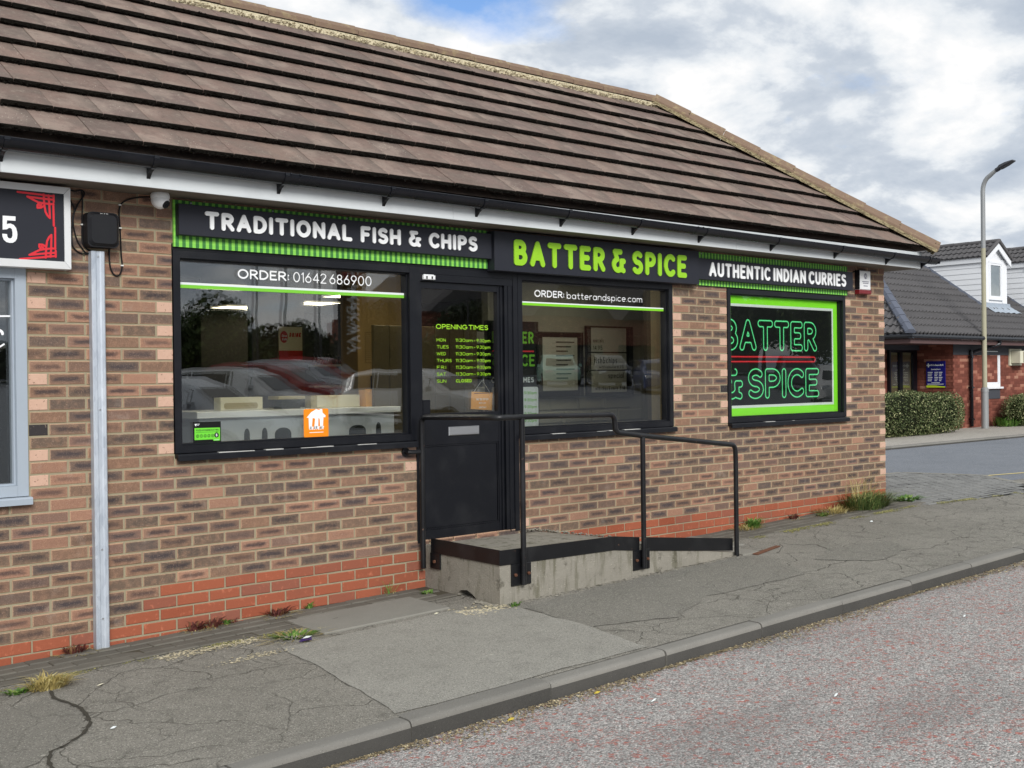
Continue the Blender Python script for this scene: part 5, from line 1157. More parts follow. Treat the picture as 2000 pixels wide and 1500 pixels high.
# gutter, fascia, soffit
mb = MB(); mb.tube([(EX-.1, EY-.05, EZ-.06), (36, EY-.05, EZ-.06)], .06, 8); mb.tube([(EX-.05, EY-.1, EZ-.06), (EX-.05, 14, EZ-.06)], .06, 8); mb.build('gutter', 'gutter_black', clinic, True)
mb = MB(); mb.box(EX, 36, EY, EY+.02, EZ-.22, EZ-.02); mb.box(EX, EX+.02, EY+.021, 14, EZ-.22, EZ-.02); mb.build('fascia', 'brown_fascia', clinic)
mb = MB(); mb.box(EX+.021, 36, EY+.021, F+.9, EZ-.20, EZ-.19); mb.box(EX+.021, 23.6, F+.901, 14, EZ-.20, EZ-.19); mb.build('soffit', 'brown_fascia', clinic)
mb = MB(); mb.box(23.49, 34, F-.012, F-.002, EZ-.46, EZ-.202); mb.build('lintel_band', 'dark_band', clinic)
# downpipe
mb = MB(); mb.tube(smooth([(25.0, EY-.04, EZ-.12), (24.95, EY, EZ-.22), (24.36, F-.06, EZ-.40), (24.30, F-.06, EZ-.5), (24.30, F-.06, GF+.03)], 4), .042, 8)
p = mb.build('downpipe', 'gutter_black', clinic, True)
for z in (-.78, -1.55, -2.35): m = MB(); m.box(24.24, 24.36, F-.11, F-.001, z-.02, z+.02); m.build('pipe_clip', 'gutter_black', p)
# windows
def small_window(x0, x1, z0, z1, y, fmat, inner, parent, fw__=.07):
    m = MB(); frame(m, x0, x1, z0, z1, fw__, y-.03, y+.06); frame(m, x0+fw__+.002, x1-fw__-.002, z0+fw__+.002, z1-fw__-.002, .045, y-.02, y+.05); o = m.build('window', fmat, parent)
    m = MB(); sq(m, x0+fw__+.045, x1-fw__-.045, z0+fw__+.045, z1-fw__-.045, y+.02); m.build('pane', 'glass', o); m = MB(); sq(m, x0+.02, x1-.02, z0+.02, z1-.02, y+.12); m.build('blind', inner, o); return o
o = small_window(25.06, 25.94, -1.55, -.60, F+.02, 'upvc', 'curtain', clinic)
m = MB(); m.box(25.0, 26.0, F-.07, F+.05, -1.60, -1.553); m.build('sill', 'upvc', o); m = MB(); m.box(25.1, 25.92, F-.012, F-.004, -1.86, -1.62); m.build('panel_below', 'dark_band', o); m = MB(); m.box(25.2, 25.8, F-.02, F-.0105, -.645, -.625); m.build('trickle_vent', 'vinyl_white', o)
# porch doors
m = MB(); frame(m, 22.1, 23.39, GF, -.60, .06, 8.0, 8.075); m.box(22.56, 22.70, 8.0, 8.074, GF, -.66); m.box(23.2, 23.33, 8.0, 8.074, GF, -.66); d_ = m.build('porch_door', 'dark_door', clinic); m = MB(); sq(m, 22.70, 23.2, GF+.1, -.72, 8.03); sq(m, 22.16, 22.56, GF+.1, -.72, 8.03); m.build('pane', 'glass', d_); m = MB(); sq(m, 22.1, 23.3, GF, -.62, 8.07); m.build('blind', 'curtain', d_)
m = MB(); m.box(20.95, 23.5, 8.0, 8.08, -.598, -.47); m.build('lintel', 'dark_band', clinic)
# dormers
def dormer(dx):
    x0, x1, yf_, zb, ze, za = 26.6+dx, 27.9+dx, 7.85, .70, 1.92, 2.36; xm = (x0+x1)/2
    ym = EY+(ze-EZ)/T2; d = MB()
    n = int((ze-.60)/.15); 
    m = MB(); m.add([(x0, yf_, .5), (x0, yf_, ze), (x0, ym, ze)], [(0, 1, 2)]); m.add([(x1, yf_, .5), (x1, yf_, ze), (x1, ym, ze)], [(0, 2, 1)]); m.add([(x0, yf_, .55), (x1, yf_, .55), (x1, yf_, ze), (xm, yf_, za-.06), (x0, yf_, ze)], [(0, 1, 2, 3, 4)])
    o = m.build('dormer', 'upvc', clinic); m = MB()
    for i in range(9):                                # shiplap boards on the cheeks
        z0 = .62+.15*i; z1 = min(z0+.145, ze-.02)
        if z1 < z0+.03: break
        ya, yb_ = EY+(z0-EZ)/T2, EY+(z1-EZ)/T2
        for xx, s_ in ((x0, -1), (x1, 1)): m.add([(xx+s_*.014, yf_, z0), (xx+s_*.014, ya, z0), (xx+s_*.003, yb_, z1), (xx+s_*.003, yf_, z1), (xx, yf_, z0), (xx, ya, z0)], [(0, 1, 2, 3), (0, 4, 5, 1)])
    stuff(m.build('cladding', 'upvc', o))
    m = MB(); m.box(x0-.06, x0-.03, yf_-.1, ym+.1, ze-.12, ze+.06); m.box(x1+.03, x1+.06, yf_-.1, ym+.1, ze-.12, ze+.06)
    for s_, xx in ((-1, x0-.08), (1, x1+.08)):
        m.add([(xx, yf_-.12, ze-.02), (xm, yf_-.12, za+.0), (xm, yf_-.12, za-.17), (xx, yf_-.12, ze-.19)]+[(xx, yf_-.09, ze-.02), (xm, yf_-.09, za), (xm, yf_-.09, za-.17), (xx, yf_-.09, ze-.19)], [(0, 1, 2, 3), (7, 6, 5, 4), (0, 4, 5, 1), (3, 2, 6, 7)])
    m.build('bargeboard', 'upvc', o)
    m = MB()
    for s_ in (-1, 1):
        ex = Vector((0, 1, 0)); e_ = Vector((-s_*(xm-x0+.1), 0, za-ze+.02)).normalized(); L_ = math.hypot(xm-x0+.1, za-ze)
        P_ = Vector((xm+s_*(xm-x0+.1), yf_-.13, ze+.02)); m.add([P_, P_+ex*2.6, P_+ex*2.6+e_*L_, P_+e_*L_], [(0, 1, 2, 3)]); wavy(m, P_, ex, e_, 2.6, None, 3, L_/3.0, .15, .028, .02)
    stuff(m.build('roof_tiles', 'far_tile', o))
    for i in range(6): cap(Vector((xm, yf_-.15+.43*i, za+.04)), Vector((xm, yf_-.15+.43*i+.42, za+.04)), Vector((1, 0, 0)), Vector((0, 0, 1)), .10, .06, .006).build('ridge_tile', 'far_tile', o)
    for s_ in (-1, 1): 
        a = Vector((xm, yf_-.13, za+.07)); b = Vector((xm+s_*(xm-x0+.12), yf_-.13, ze+.03)); m = MB(); m.tube([a, b], .05, 6); m.build('verge_tile', 'far_tile', o)
    small_window(x0+.25, x1-.3, .86, 1.86, yf_-.01, 'upvc', 'blind', o, .06) if False else None
    m = MB(); frame(m, x0+.24, x1-.27, .80, 1.86, .06, yf_-.05, yf_-.005); frame(m, x0+.302, x1-.332, .862, 1.798, .05, yf_-.04, yf_-.008); m.build('window_frame', 'upvc', o); m = MB(); sq(m, x0+.35, x1-.38, .91, 1.75, yf_-.02); m.build('window_pane', 'glass', o); m = MB(); sq(m, x0+.35, x1-.38, .91, 1.75, yf_-.003); m.build('window_blind', 'blind', o)
    for xa_, xb_ in ((x0, x0+.24), (x1-.26, x1)): m = MB(); m.box(xa_, xb_, yf_-.03, yf_-.001, .72, ze); m.build('corner_board', 'upvc', o)
    m = MB(); n = 10; zr = rz2(yf_)
    vs = [(x0-.1+i*(x1-x0+.3)/n, yf_-.02, .72) for i in range(n+1)]+[(x0-.05+i*(x1-x0+.25)/n, yf_-.03, zr+.07) for i in range(n+1)]+[(x0+.02+i*(x1-x0+.25)/n, yf_-.32+random.uniform(-.03, .03), zr-.14+.02*(i % 2)) for i in range(n+1)]
    m.add(vs, [(r_*(n+1)+i, (r_+1)*(n+1)+i, (r_+1)*(n+1)+i+1, r_*(n+1)+i+1) for r_ in (0, 1) for i in range(n)]); m.build('lead_apron', 'lead', o)
    a = Vector((x0-.03, yf_, rz2(yf_)+.05)); b = Vector((x0-.03, ym, rz2(ym)+.05)); m = MB(); m.tube([a, b], .05, 5); m.build('flashing', 'hip_grey', o)
dormer(0); dormer(2.45)
# wall sign (faces the shop)
t = thing('clinic_sign', 'blue opening hours board with lime foot on red brick wall by porch', 'sign')
def sx_(m): m.v = [(23.5+q[1], 15.1-q[0] if False else 7.80-q[0], q[2]) for q in m.v]; return m
m = MB(); m.box(0, .50, -.03, -.004, -1.54, -.88); sx_(m).build('board', 'sign_blue', t)
m = MB(); m.add([(x, -.0305, -1.54) for x in (0, .5)]+[(.5, -.0305, -1.51), (.38, -.0305, -1.505), (.25, -.0305, -1.488), (.12, -.0305, -1.482), (0, -.0305, -1.486)], [(0, 1, 2, 3, 4, 5, 6)]); sx_(m).build('foot_band', 'sign_lime', t)
m = MB(); text(m, 'White House Walk', .12, .46, -1.0, .045, .1, -.032, cell=.1, space=.3); strokes_flat(m, [[(.06, -.945), (.06, -1.02)], [(.022, -.982), (.098, -.982)]], .016, -.032, cell=.008); text(m, 'Opening Hours', .13, .38, -1.10, .035, .1, -.032, cell=.1, space=.3)
for i in range(6):
    z = -1.16-.042*i
    for a, b in ((.04, .17), (.22, .32), (.34, .43)): m.box(a, b-.015*(i % 3), -.0325, -.0315, z-.008, z+.008)
for a, b, z in ((.14, .36, -1.42), (.03, .46, -1.455)): m.box(a, b, -.0325, -.0315, z-.007, z+.007)
sx_(m).build('print', 'vinyl_white', t)
t = thing('wall_vent', 'cream plastic vent hood on the red brick wall right of window', 'vent')
m = MB(); frame(m, 26.42, 27.1, -1.0, -.56, .05, F-.04, F-.002); m.build('flange', 'vent_cream', t); m = MB(); m.prism([(26.50, F-.28), (26.55, F-.32), (26.95, F-.32), (27.02, F-.25), (27.02, F-.003), (26.50, F-.003)], 'z', -.94, -.62); m.build('hood', 'vent_cream', t); m = MB(); m.box(26.60, 26.90, F-.335, F-.321, -.92, -.64); m.build('grille', 'curtain', t)
# street lamp
t = thing('street_lamp', 'tall grey street lamp with curved arm in front of the clinic', 'street lamp', (24.14, 6.62, 0))
flat('lamp_grey', c(150, 152, 152), .5, .4, .3, var=.15, vs=6); flat('lamp_yellow', c(170, 166, 142), .7, .2, var=.2, vs=4); flat('lamp_head', c(62, 62, 66), .5, .4)
m = MB(); m.tube([(0, 0, GF), (0, 0, -1.66)], .088, 12); m.tube([(.0, 0, -1.66), (0, 0, -1.58), (0, 0, -1.545)], [.098, .095, .06], 12); m.build('base', 'lamp_grey', t, True)
m = MB(); m.tube([(0, 0, -1.545), (0, 0, -.2)]+[(0, 0, .5), (0, 0, 1.9)], [.06, .058, .056, .054], 12); m.build('lower_pole', 'lamp_yellow', t, True)
m = MB(); m.tube([(0, 0, 1.9), (0, 0, 3.30)]+[(0, -.24*(1-math.cos(R(15*i))), 3.30+.38*math.sin(R(15*i))) for i in range(1, 6)]+[(0, -.25, 3.72), (0, -.34, 3.78)], [.054]*7+[.05, .045], 10); m.build('arm', 'lamp_grey', t, True)
m = MB(); P0, d1 = Vector((0, -.34, 3.78)), Vector((0, -.90, .36)).normalized(); m.tube([P0, P0+d1*.08], .055, 10); m.build('collar', 'lamp_head', t)
m = MB(); nn = Vector((0, .36, .90)).normalized(); ex = Vector((1, 0, 0)); st = [(.06, .05, .05), (.14, .10, .07), (.30, .12, .055), (.48, .10, .02)]; vs = []
for l_, w__, h_ in st: vs += [P0+d1*l_+ex*a*w__+nn*b*h_-nn*.01 for a, b in ((-1, 0), (-.8, 1), (.8, 1), (1, 0), (.8, -.4), (-.8, -.4))]
m.add(vs, [(i*6+k, i*6+(k+1) % 6, i*6+6+(k+1) % 6, i*6+6+k) for i in range(3) for k in range(6)]+[(5, 4, 3, 2, 1, 0), (18, 19, 20, 21, 22, 23)]); m.build('lantern', 'lamp_head', t)

# ------------------------------------------------------------------ foliage
def leaf_mat(name, lo, hi, tip):
    g = G(name, .6, .25); n1 = g.noise(g.pos(), 1.6, 4, .6); n2 = g.white(g.scale(g.pos(), (37, 41, 43)), '3D')[0]; v = g.n('ShaderNodeNewGeometry').outputs['Random Per Island']
    g.col(g.mix(g.step(v, .72, .95), g.mix(g.m('MULTIPLY', g.m('ADD', v, n1), .55), lo, hi), tip)); M_[name] = g.mat
leaf_mat('hedge_leaf', c(58, 70, 42), c(100, 112, 68), c(172, 172, 126)); leaf_mat('tree_leaf', c(34, 48, 22), c(66, 84, 38), c(96, 112, 56)); leaf_mat('tree_leaf_dark', c(26, 38, 24), c(48, 62, 36), c(70, 84, 48))
leaf_mat('grass_blade', c(60, 78, 40), c(100, 120, 64), c(156, 156, 96)); leaf_mat('grass_dry', c(140, 124, 70), c(190, 172, 110), c(206, 196, 140)); leaf_mat('weed_red', c(72, 40, 38), c(108, 58, 52), c(120, 90, 60)); leaf_mat('weed_green', c(56, 90, 34), c(98, 136, 56), c(130, 150, 80)); leaf_mat('moss_green', c(92, 92, 56), c(140, 136, 86), c(170, 164, 110))
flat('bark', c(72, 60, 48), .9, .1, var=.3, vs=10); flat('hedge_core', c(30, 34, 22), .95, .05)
def leaves(mb, n, pf, r0, r1, asp=.55):
    for _ in range(n):
        p, up_ = pf(); r = random.uniform(r0, r1); a = (Vector((random.gauss(0, 1), random.gauss(0, 1), random.gauss(0, 1)))+up_*.6).normalized(); b = a.orthogonal().normalized(); b = (b*math.cos(q_ := random.uniform(0, 6.28))+a.cross(b)*math.sin(q_)); d_ = a.cross(b)
        mb.add([p-b*r, p+d_*r*asp, p+b*r, p-d_*r*asp], [(0, 1, 2, 3)])
def hedge(label, x0, x1, y0, y1, z0, z1, n):
    t = thing('hedge', label, 'hedge'); X, Y, Z = (x0+x1)/2, (y0+y1)/2, (z0+z1)/2; a, b, h = (x1-x0)/2, (y1-y0)/2, (z1-z0)/2
    def surf(k):
        while True:
            u, v, w = random.uniform(-1, 1), random.uniform(-1, 1), random.uniform(-1, 1); e = (abs(u)**3.2+abs(v)**2.8+abs(w)**2.9)
            if .55 < e < 1.02:
                bump = 1+.07*math.sin(u*a*4)+.05*math.sin(v*9+u*7); return Vector((X+u*a*bump, Y+v*b*bump*k, Z+w*h*(bump if w > 0 else 1))), Vector((u*.3, v, w))
    m = MB(); leaves(m, n, lambda: surf(1), .012, .030); m.build('foliage', 'hedge_leaf', t)
    m = MB(); N, K = 14, 20  # solid dark hull added inside the leaves to block light through the hedge
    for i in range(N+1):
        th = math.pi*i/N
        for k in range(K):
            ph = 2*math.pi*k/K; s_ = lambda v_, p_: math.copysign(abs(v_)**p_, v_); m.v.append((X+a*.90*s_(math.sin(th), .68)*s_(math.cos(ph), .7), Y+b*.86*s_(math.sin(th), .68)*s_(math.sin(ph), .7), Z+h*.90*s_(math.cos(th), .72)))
    m.f = [(i*K+k, i*K+(k+1) % K, (i+1)*K+(k+1) % K, (i+1)*K+k) for i in range(N) for k in range(K)]; m.mi = [0]*len(m.f); m.build('light_block', 'hedge_core', t)
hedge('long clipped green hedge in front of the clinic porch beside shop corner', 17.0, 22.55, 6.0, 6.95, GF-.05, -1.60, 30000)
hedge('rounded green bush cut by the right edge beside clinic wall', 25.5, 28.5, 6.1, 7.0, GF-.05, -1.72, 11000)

def blades(parent, name, cx, cy, n, rad, h0, h1, mat, w=.004, lean=.5, z=None):
    mb = MB()
    for _ in range(n):
        a = random.uniform(0, 6.28); q = rad*math.sqrt(random.random()); bx, by = cx+q*math.cos(a), cy+q*math.sin(a)*.6; zz = gz(bx, by) if z is None else z; h = random.uniform(h0, h1); dx, dy = lean*h*random.gauss(0, .6)+q*math.cos(a)*.8, lean*h*random.gauss(-.15, .5)+q*math.sin(a)*.5; ww = w*random.uniform(.6, 1.3); s_ = Vector((math.cos(a+1.57), math.sin(a+1.57), 0))*ww
        p = [Vector((bx, by, zz)), Vector((bx+dx*.35, by+dy*.35, zz+h*.62)), Vector((bx+dx, by+dy, zz+h*(1-.25*lean)))]
        mb.add([p[0]-s_, p[0]+s_, p[1]+s_*.8, p[1]-s_*.8, p[2]], [(0, 1, 2, 3), (3, 2, 4)])
    return mb.build(name, mat, parent)
t = thing('grass_tuft', 'tall green grass tuft growing at foot of the right brick corner', 'grass tuft'); blades(t, 'green_blades', 7.74, -.17, 900, .29, .07, .24, 'grass_blade', .0045, .9); blades(t, 'dry_blades', 7.25, -.10, 420, .26, .02, .10, 'grass_dry', .003, 1.0); blades(t, 'seed_stalks', 7.72, -.08, 70, .25, .32, .52, 'grass_dry', .002, .5)
t = thing('grass_tuft', 'bushy grass tuft with yellow roots by plinth right of ramp', 'grass tuft'); blades(t, 'green_blades', 5.86, -.10, 120, .09, .05, .13, 'weed_green', .007, .9); blades(t, 'dry_blades', 5.74, -.12, 200, .16, .02, .07, 'grass_dry', .003, 1.0)
t = thing('weed', 'low leafy weed spreading on paving just past building corner', 'weed'); blades(t, 'leaves', 8.62, -.14, 90, .18, .03, .08, 'weed_green', .016, 1.2)
def weed(label, x, y, red=True, n=34, h=.09, r=.045, dry=True, w=.006):
    t = thing('weed', label, 'weed'); blades(t, 'stems', x, y, n, r, h*.4, h, 'weed_red' if red else 'weed_green', w, .9)
    if dry: blades(t, 'dry_blades', x, y-.02, n, r*1.8, .008, .03, 'grass_dry', .0025, 1.4)
weed('reddish weed left of the steel conduit foot', -.665, -.03, n=70, h=.085, r=.06)
weed('tall reddish weed at left end under the big window', .10, -.03, n=60, h=.10, r=.05); weed('second reddish weed, just right of tallest one under window', .225, -.03, n=50, h=.085, r=.05); weed('tiny bright green weed between reddish weeds by plinth', .335, -.03, False, 36, .06, .022)
weed('small reddish stalk beside tiny green weed', .385, -.03, True, 16, .05, .02, False); weed('reddish weed with straw near middle of the red plinth', .70, -.03, n=80, h=.075, r=.07); weed('green seedling on red plinth below window middle', .955, -.02, False, 26, .065, .02, False)
weed('thin spindly weed against red brick left of ramp', 1.62, -.03, False, 14, .18, .04, True, .002); weed('small green weed sprouting between paving beside ramp corner', 1.83, -.22, False, 30, .04, .05, False, .008); weed('green weed patch at corner of concrete slab', .50, -.60, False, 90, .03, .12, True, .007); t = thing('weed', 'dry yellow grass clump at far left pavement edge', 'weed'); blades(t, 'dry_blades', -1.02, -.62, 260, .10, .03, .11, 'grass_dry', .004, 1.1); blades(t, 'green_blades', -1.0, -.60, 40, .07, .02, .07, 'weed_green', .005, 1.0); weed('flat green weed at far left beside dry clump', -1.17, -.60, False, 60, .03, .06, False, .008)
weed('green weed at base of ramp near the middle post', 2.04, -.95, False, 30, .05, .04, False, .005); weed('dark reddish weed at plinth right of bushy grass', 6.55, -.08, True, 60, .09, .05); weed('low green weed near big grass tuft', 6.95, -.16, False, 50, .05, .07, True, .007)
t = thing('weed', 'straggly green weeds along clinic wall behind the street lamp', 'weed'); blades(t, 'leaves', 25.6, 6.75, 160, .45, .08, .35, 'weed_green', .02, .8, GF)
# moss and grit along the paving edge
mb = MB()
def scatter(mb, n, fx, r0, r1, q=.35):
    for _ in range(n): x, y = fx(); blob(mb, (x, y, gz(x, y)+.004), random.uniform(r0, r1), q)
def edge_l():
    x = random.uniform(-1.5, 1.2); return x+random.gauss(0, .01), -.455+random.gauss(0, .028)-.02*math.sin(x*3)-.09*max(0, -x-.7)
def edge_r():
    x = random.uniform(4.9, 10.4); return x, -.455+random.gauss(0, .034)-.03*max(0, x-8.2)*4*.8
def gate(f_, k_):
    while True:
        p_ = f_()
        if math.sin(p_[0]*k_)+math.sin(p_[0]*k_*2.7+1)+random.uniform(-1, 1) > .2: return p_
scatter(mb, 700, lambda: gate(edge_l, 5.1), .003, .009); scatter(mb, 2400, lambda: gate(edge_r, 4.3), .003, .011)
stuff(mb.build('moss', 'moss_green'))
mb = MB(); scatter(mb, 500, lambda: (random.uniform(-.35, .30), -.50+random.gauss(0, .035)), .004, .011, .2); scatter(mb, 160, lambda: (random.gauss(.1, .12), -.85+random.gauss(0, .03)), .004, .01, .2); scatter(mb, 260, lambda: (random.uniform(1.62, 2.0), -.88+random.gauss(0, .06)), .004, .014, .25); stuff(mb.build('cement_crumbs', 'bedding_mortar'))
# gutter debris along the kerb
leaf_mat('debris', c(98, 88, 70), c(156, 140, 108), c(196, 182, 146))
mb = MB()
for _ in range(8000):
    x = random.uniform(-1.2, 7.5); d_ = abs(random.gauss(0, .075)); wv = .6+.6*math.sin(x*2.3)+.4*math.sin(x*5.1)
    y = KY-.012-d_*max(.25, wv); z = rz_(x, y)+.004; r = random.uniform(.003, .013); a = random.uniform(0, 6.28); e = Vector((math.cos(a), math.sin(a), random.uniform(-.4, .4)))*r; f_ = Vector((-math.sin(a), math.cos(a), random.uniform(-.4, .4)))*r*.5; p = Vector((x, y, z+.002))
    mb.add([p-e, p+f_, p+e, p-f_], [(0, 1, 2, 3)])
stuff(mb.build('gutter_debris', 'debris'))
mb = MB()
for _ in range(900):
    x = random.uniform(-2.2, 8); y = random.uniform(-6.0, KY-.1); blob(mb, (x, y, rz_(x, y)+.001), random.uniform(.003, .008), .5)
stuff(mb.build('loose_grit', 'road_chippings'))
# litter
flat('leaf_yellow', c(190, 168, 70), .7, .2, var=.2, vs=40)
t = thing('wrapper', 'crumpled purple and white sweet wrapper on the pavement', 'litter'); mb = MB(); x, y, z = .49, -.76, gz(.49, -.76)+.004
flat('wrap_purple', c(58, 40, 92), .3, .5); mb.add([(x-.05, y, z), (x-.01, y-.03, z+.012), (x+.03, y-.02, z+.004), (x+.045, y+.01, z+.02), (x, y+.025, z+.006), (x-.02, y+.012, z+.022)], [(0, 1, 5), (1, 2, 5), (2, 3, 5), (3, 4, 5), (4, 0, 5)]); mb.build('film', 'wrap_purple', t)
mb = MB(); mb.add([(x-.03, y-.008, z+.021), (x+.008, y-.014, z+.022), (x+.045, y+.0, z+.026), (x+.01, y+.014, z+.028)], [(0, 1, 2, 3)]); mb.build('white_side', 'vinyl_white', t)
def scrap(label, x, y, L_, W_, mat, a, zf=gz, dz=.004, cat='litter', name='paper_scrap'):
    m = MB(); z = zf(x, y)+dz+.003; e = Vector((math.cos(a), math.sin(a), .05))*L_; f_ = Vector((-math.sin(a), math.cos(a), 0))*W_; P = Vector((x, y, z))
    m.add([P-e, P-e*.2-f_, P+e-f_*.3, P+e*.8+f_, P-e*.1+f_*.9, P+Vector((0, 0, W_*.5))], [(i, (i+1) % 5, 5) for i in range(5)]); tag(m.build(name, mat), label, cat)
scrap('pale fallen leaf on pavement in front of concrete slab', 1.498, -.761, .025, .012, 'board_cream', .3, name='fallen_leaf'); scrap('white scrap of tissue on the left pavement crack', -1.02, -1.52, .022, .012, 'vinyl_white', .5); scrap('pale stub lying beside dry grass clump', -.80, -.78, .026, .007, 'board_cream', .4, name='cigarette_end'); scrap('white paper scrap on pavement near the right kerb', 6.95, -.72, .03, .02, 'vinyl_white', .2)
for lb, x, y in (('white cigarette end on road, lowest of three', 2.05, -3.5), ('white cigarette end on the road near middle right', 4.2, -3.1), ('pale cigarette end on road close to kerb', 1.35, -2.85)): scrap(lb, x, y, .035, .008, 'vinyl_white', .3, rz_, .005, name='cigarette_end')
for lb, x, y in (('yellow leaf in kerb gutter', 1.25, -2.53), ('ochre leaf lying in gutter nearer camera', .62, -2.54)): scrap(lb, x, y, .03, .014, 'leaf_yellow' if x > 1 else 'leaf_yellow', .2, rz_, .008, name='fallen_leaf')

# ================================================================== ACROSS THE ROAD (seen in the shop glass)
def tree(label, x, y, h, r, n, mat, blobs=9, z0=-1.15):
    t = thing('tree', label, 'tree', (x, y, z0), 'trees across the car park'); m = MB(); m.tube([(0, 0, -.1), (.05, .02, h*.25), (-.05, 0, h*.5), (.0, .05, h*.8)], [.16, .13, .09, .03], 8)
    cs = []
    for i in range(blobs):
        a = random.uniform(0, 6.28); q = r*random.uniform(.15, .75); cz = h*random.uniform(.38, .88); cs.append((Vector((q*math.cos(a), q*math.sin(a), cz)), r*random.uniform(.35, .6))); m.tube([(0, 0, h*.35), tuple(cs[-1][0])], [.06, .015], 5)
    m.build('trunk', 'bark', t, True); m = MB()
    def pf():
        c_, rr = random.choice(cs); d_ = Vector((random.gauss(0, 1), random.gauss(0, 1), random.gauss(0, .9))).normalized(); return c_+d_*rr*random.random()**.45, d_
    leaves(m, n, pf, .10, .24); m.build('crown', mat, t)
for i, (x, y, h, r, mt) in enumerate(((19.5, -46, 5.6, 2.6, 0), (22.5, -45, 6.2, 2.7, 0), (25.0, -47, 4.6, 2.2, 0), (27.6, -46, 5.6, 1.9, 1), (31.3, -44, 6.6, 1.8, 1), (34.5, -48, 5.8, 2.6, 0), (39.0, -46, 6.8, 2.4, 1), (16.5, -47, 5.0, 2.8, 0), (66, -44, 8.6, 3.4, 1), (72, -42, 8.6, 3.6, 0), (63, -38, 8.2, 3.5, 0), (68, -34, 7.4, 3.4, 1))):
    tree('%s tree' % ('broad hedgerow', 'tall hedgerow', 'low bushy', 'slim dark', 'tall slim dark', 'spreading', 'rounded dark', 'wide low', 'large dark', 'large spreading', 'full green', 'corner')[i] + ' across the car park, seen mirrored in the glass', x, y, h-2.7, r*1.05, 4200, ('tree_leaf', 'tree_leaf_dark')[mt])
def hedgerow():
    m = MB()
    def pf(): x = random.uniform(5, 44); return Vector((x, -47.5+random.gauss(0, .7), -1.2+random.uniform(0, 2.0+.6*math.sin(x*.7)+.4*math.sin(x*2.3)))), Vector((0, 1, .5))
    leaves(m, 15000, pf, .14, .30); m.box(4, 44, -48.6, -48.1, -2.0, .4); stuff(m.build('hedgerow', 'tree_leaf_dark'))
hedgerow()
flat('car_glass', c(22, 26, 30), .05, .6)
t = thing('retail_building', 'long red brown brick retail building across the car park, mirrored in middle window', 'building', (0, 0, 0))
m = MB(); m.box(40, 76, -62, -52, -2.9, 3.2); m.build('wall', 'far_brick', t)
for i in range(4): m = MB(); m.prism([(41+9*i, 3.2), (49+9*i, 3.2), (45+9*i, 6.6)], 'y', -62, -51.7); m.build('gable', 'far_tile', t)
for i in range(6): m = MB(); m.box(41.5+5.8*i, 45.5+5.8*i, -51.99, -51.9, -2.8, 1.2); m.build('shopfront', 'car_glass', t)
def car_paint(name, col):
    g = G(name, .25, .5); g.col(col); g.b.inputs['Coat Weight'].default_value = .6; M_[name] = g.mat
for n_, cl in (('paint_silver', c(205, 208, 212)), ('paint_red', c(150, 30, 34)), ('paint_mint', c(168, 214, 196)), ('paint_blue', c(40, 62, 110)), ('paint_white', c(222, 222, 220)), ('paint_black', c(24, 26, 30)), ('paint_grey', c(88, 92, 98))): car_paint(n_, cl)
flat('tyre', c(20, 20, 20), .9); flat('rim', c(160, 162, 166), .3, .5, .7); flat('lamp_red', c(140, 16, 20), .2, .5); flat('lamp_clear', c(220, 224, 226), .1, .6); flat('plate_yellow', c(226, 190, 40), .5)
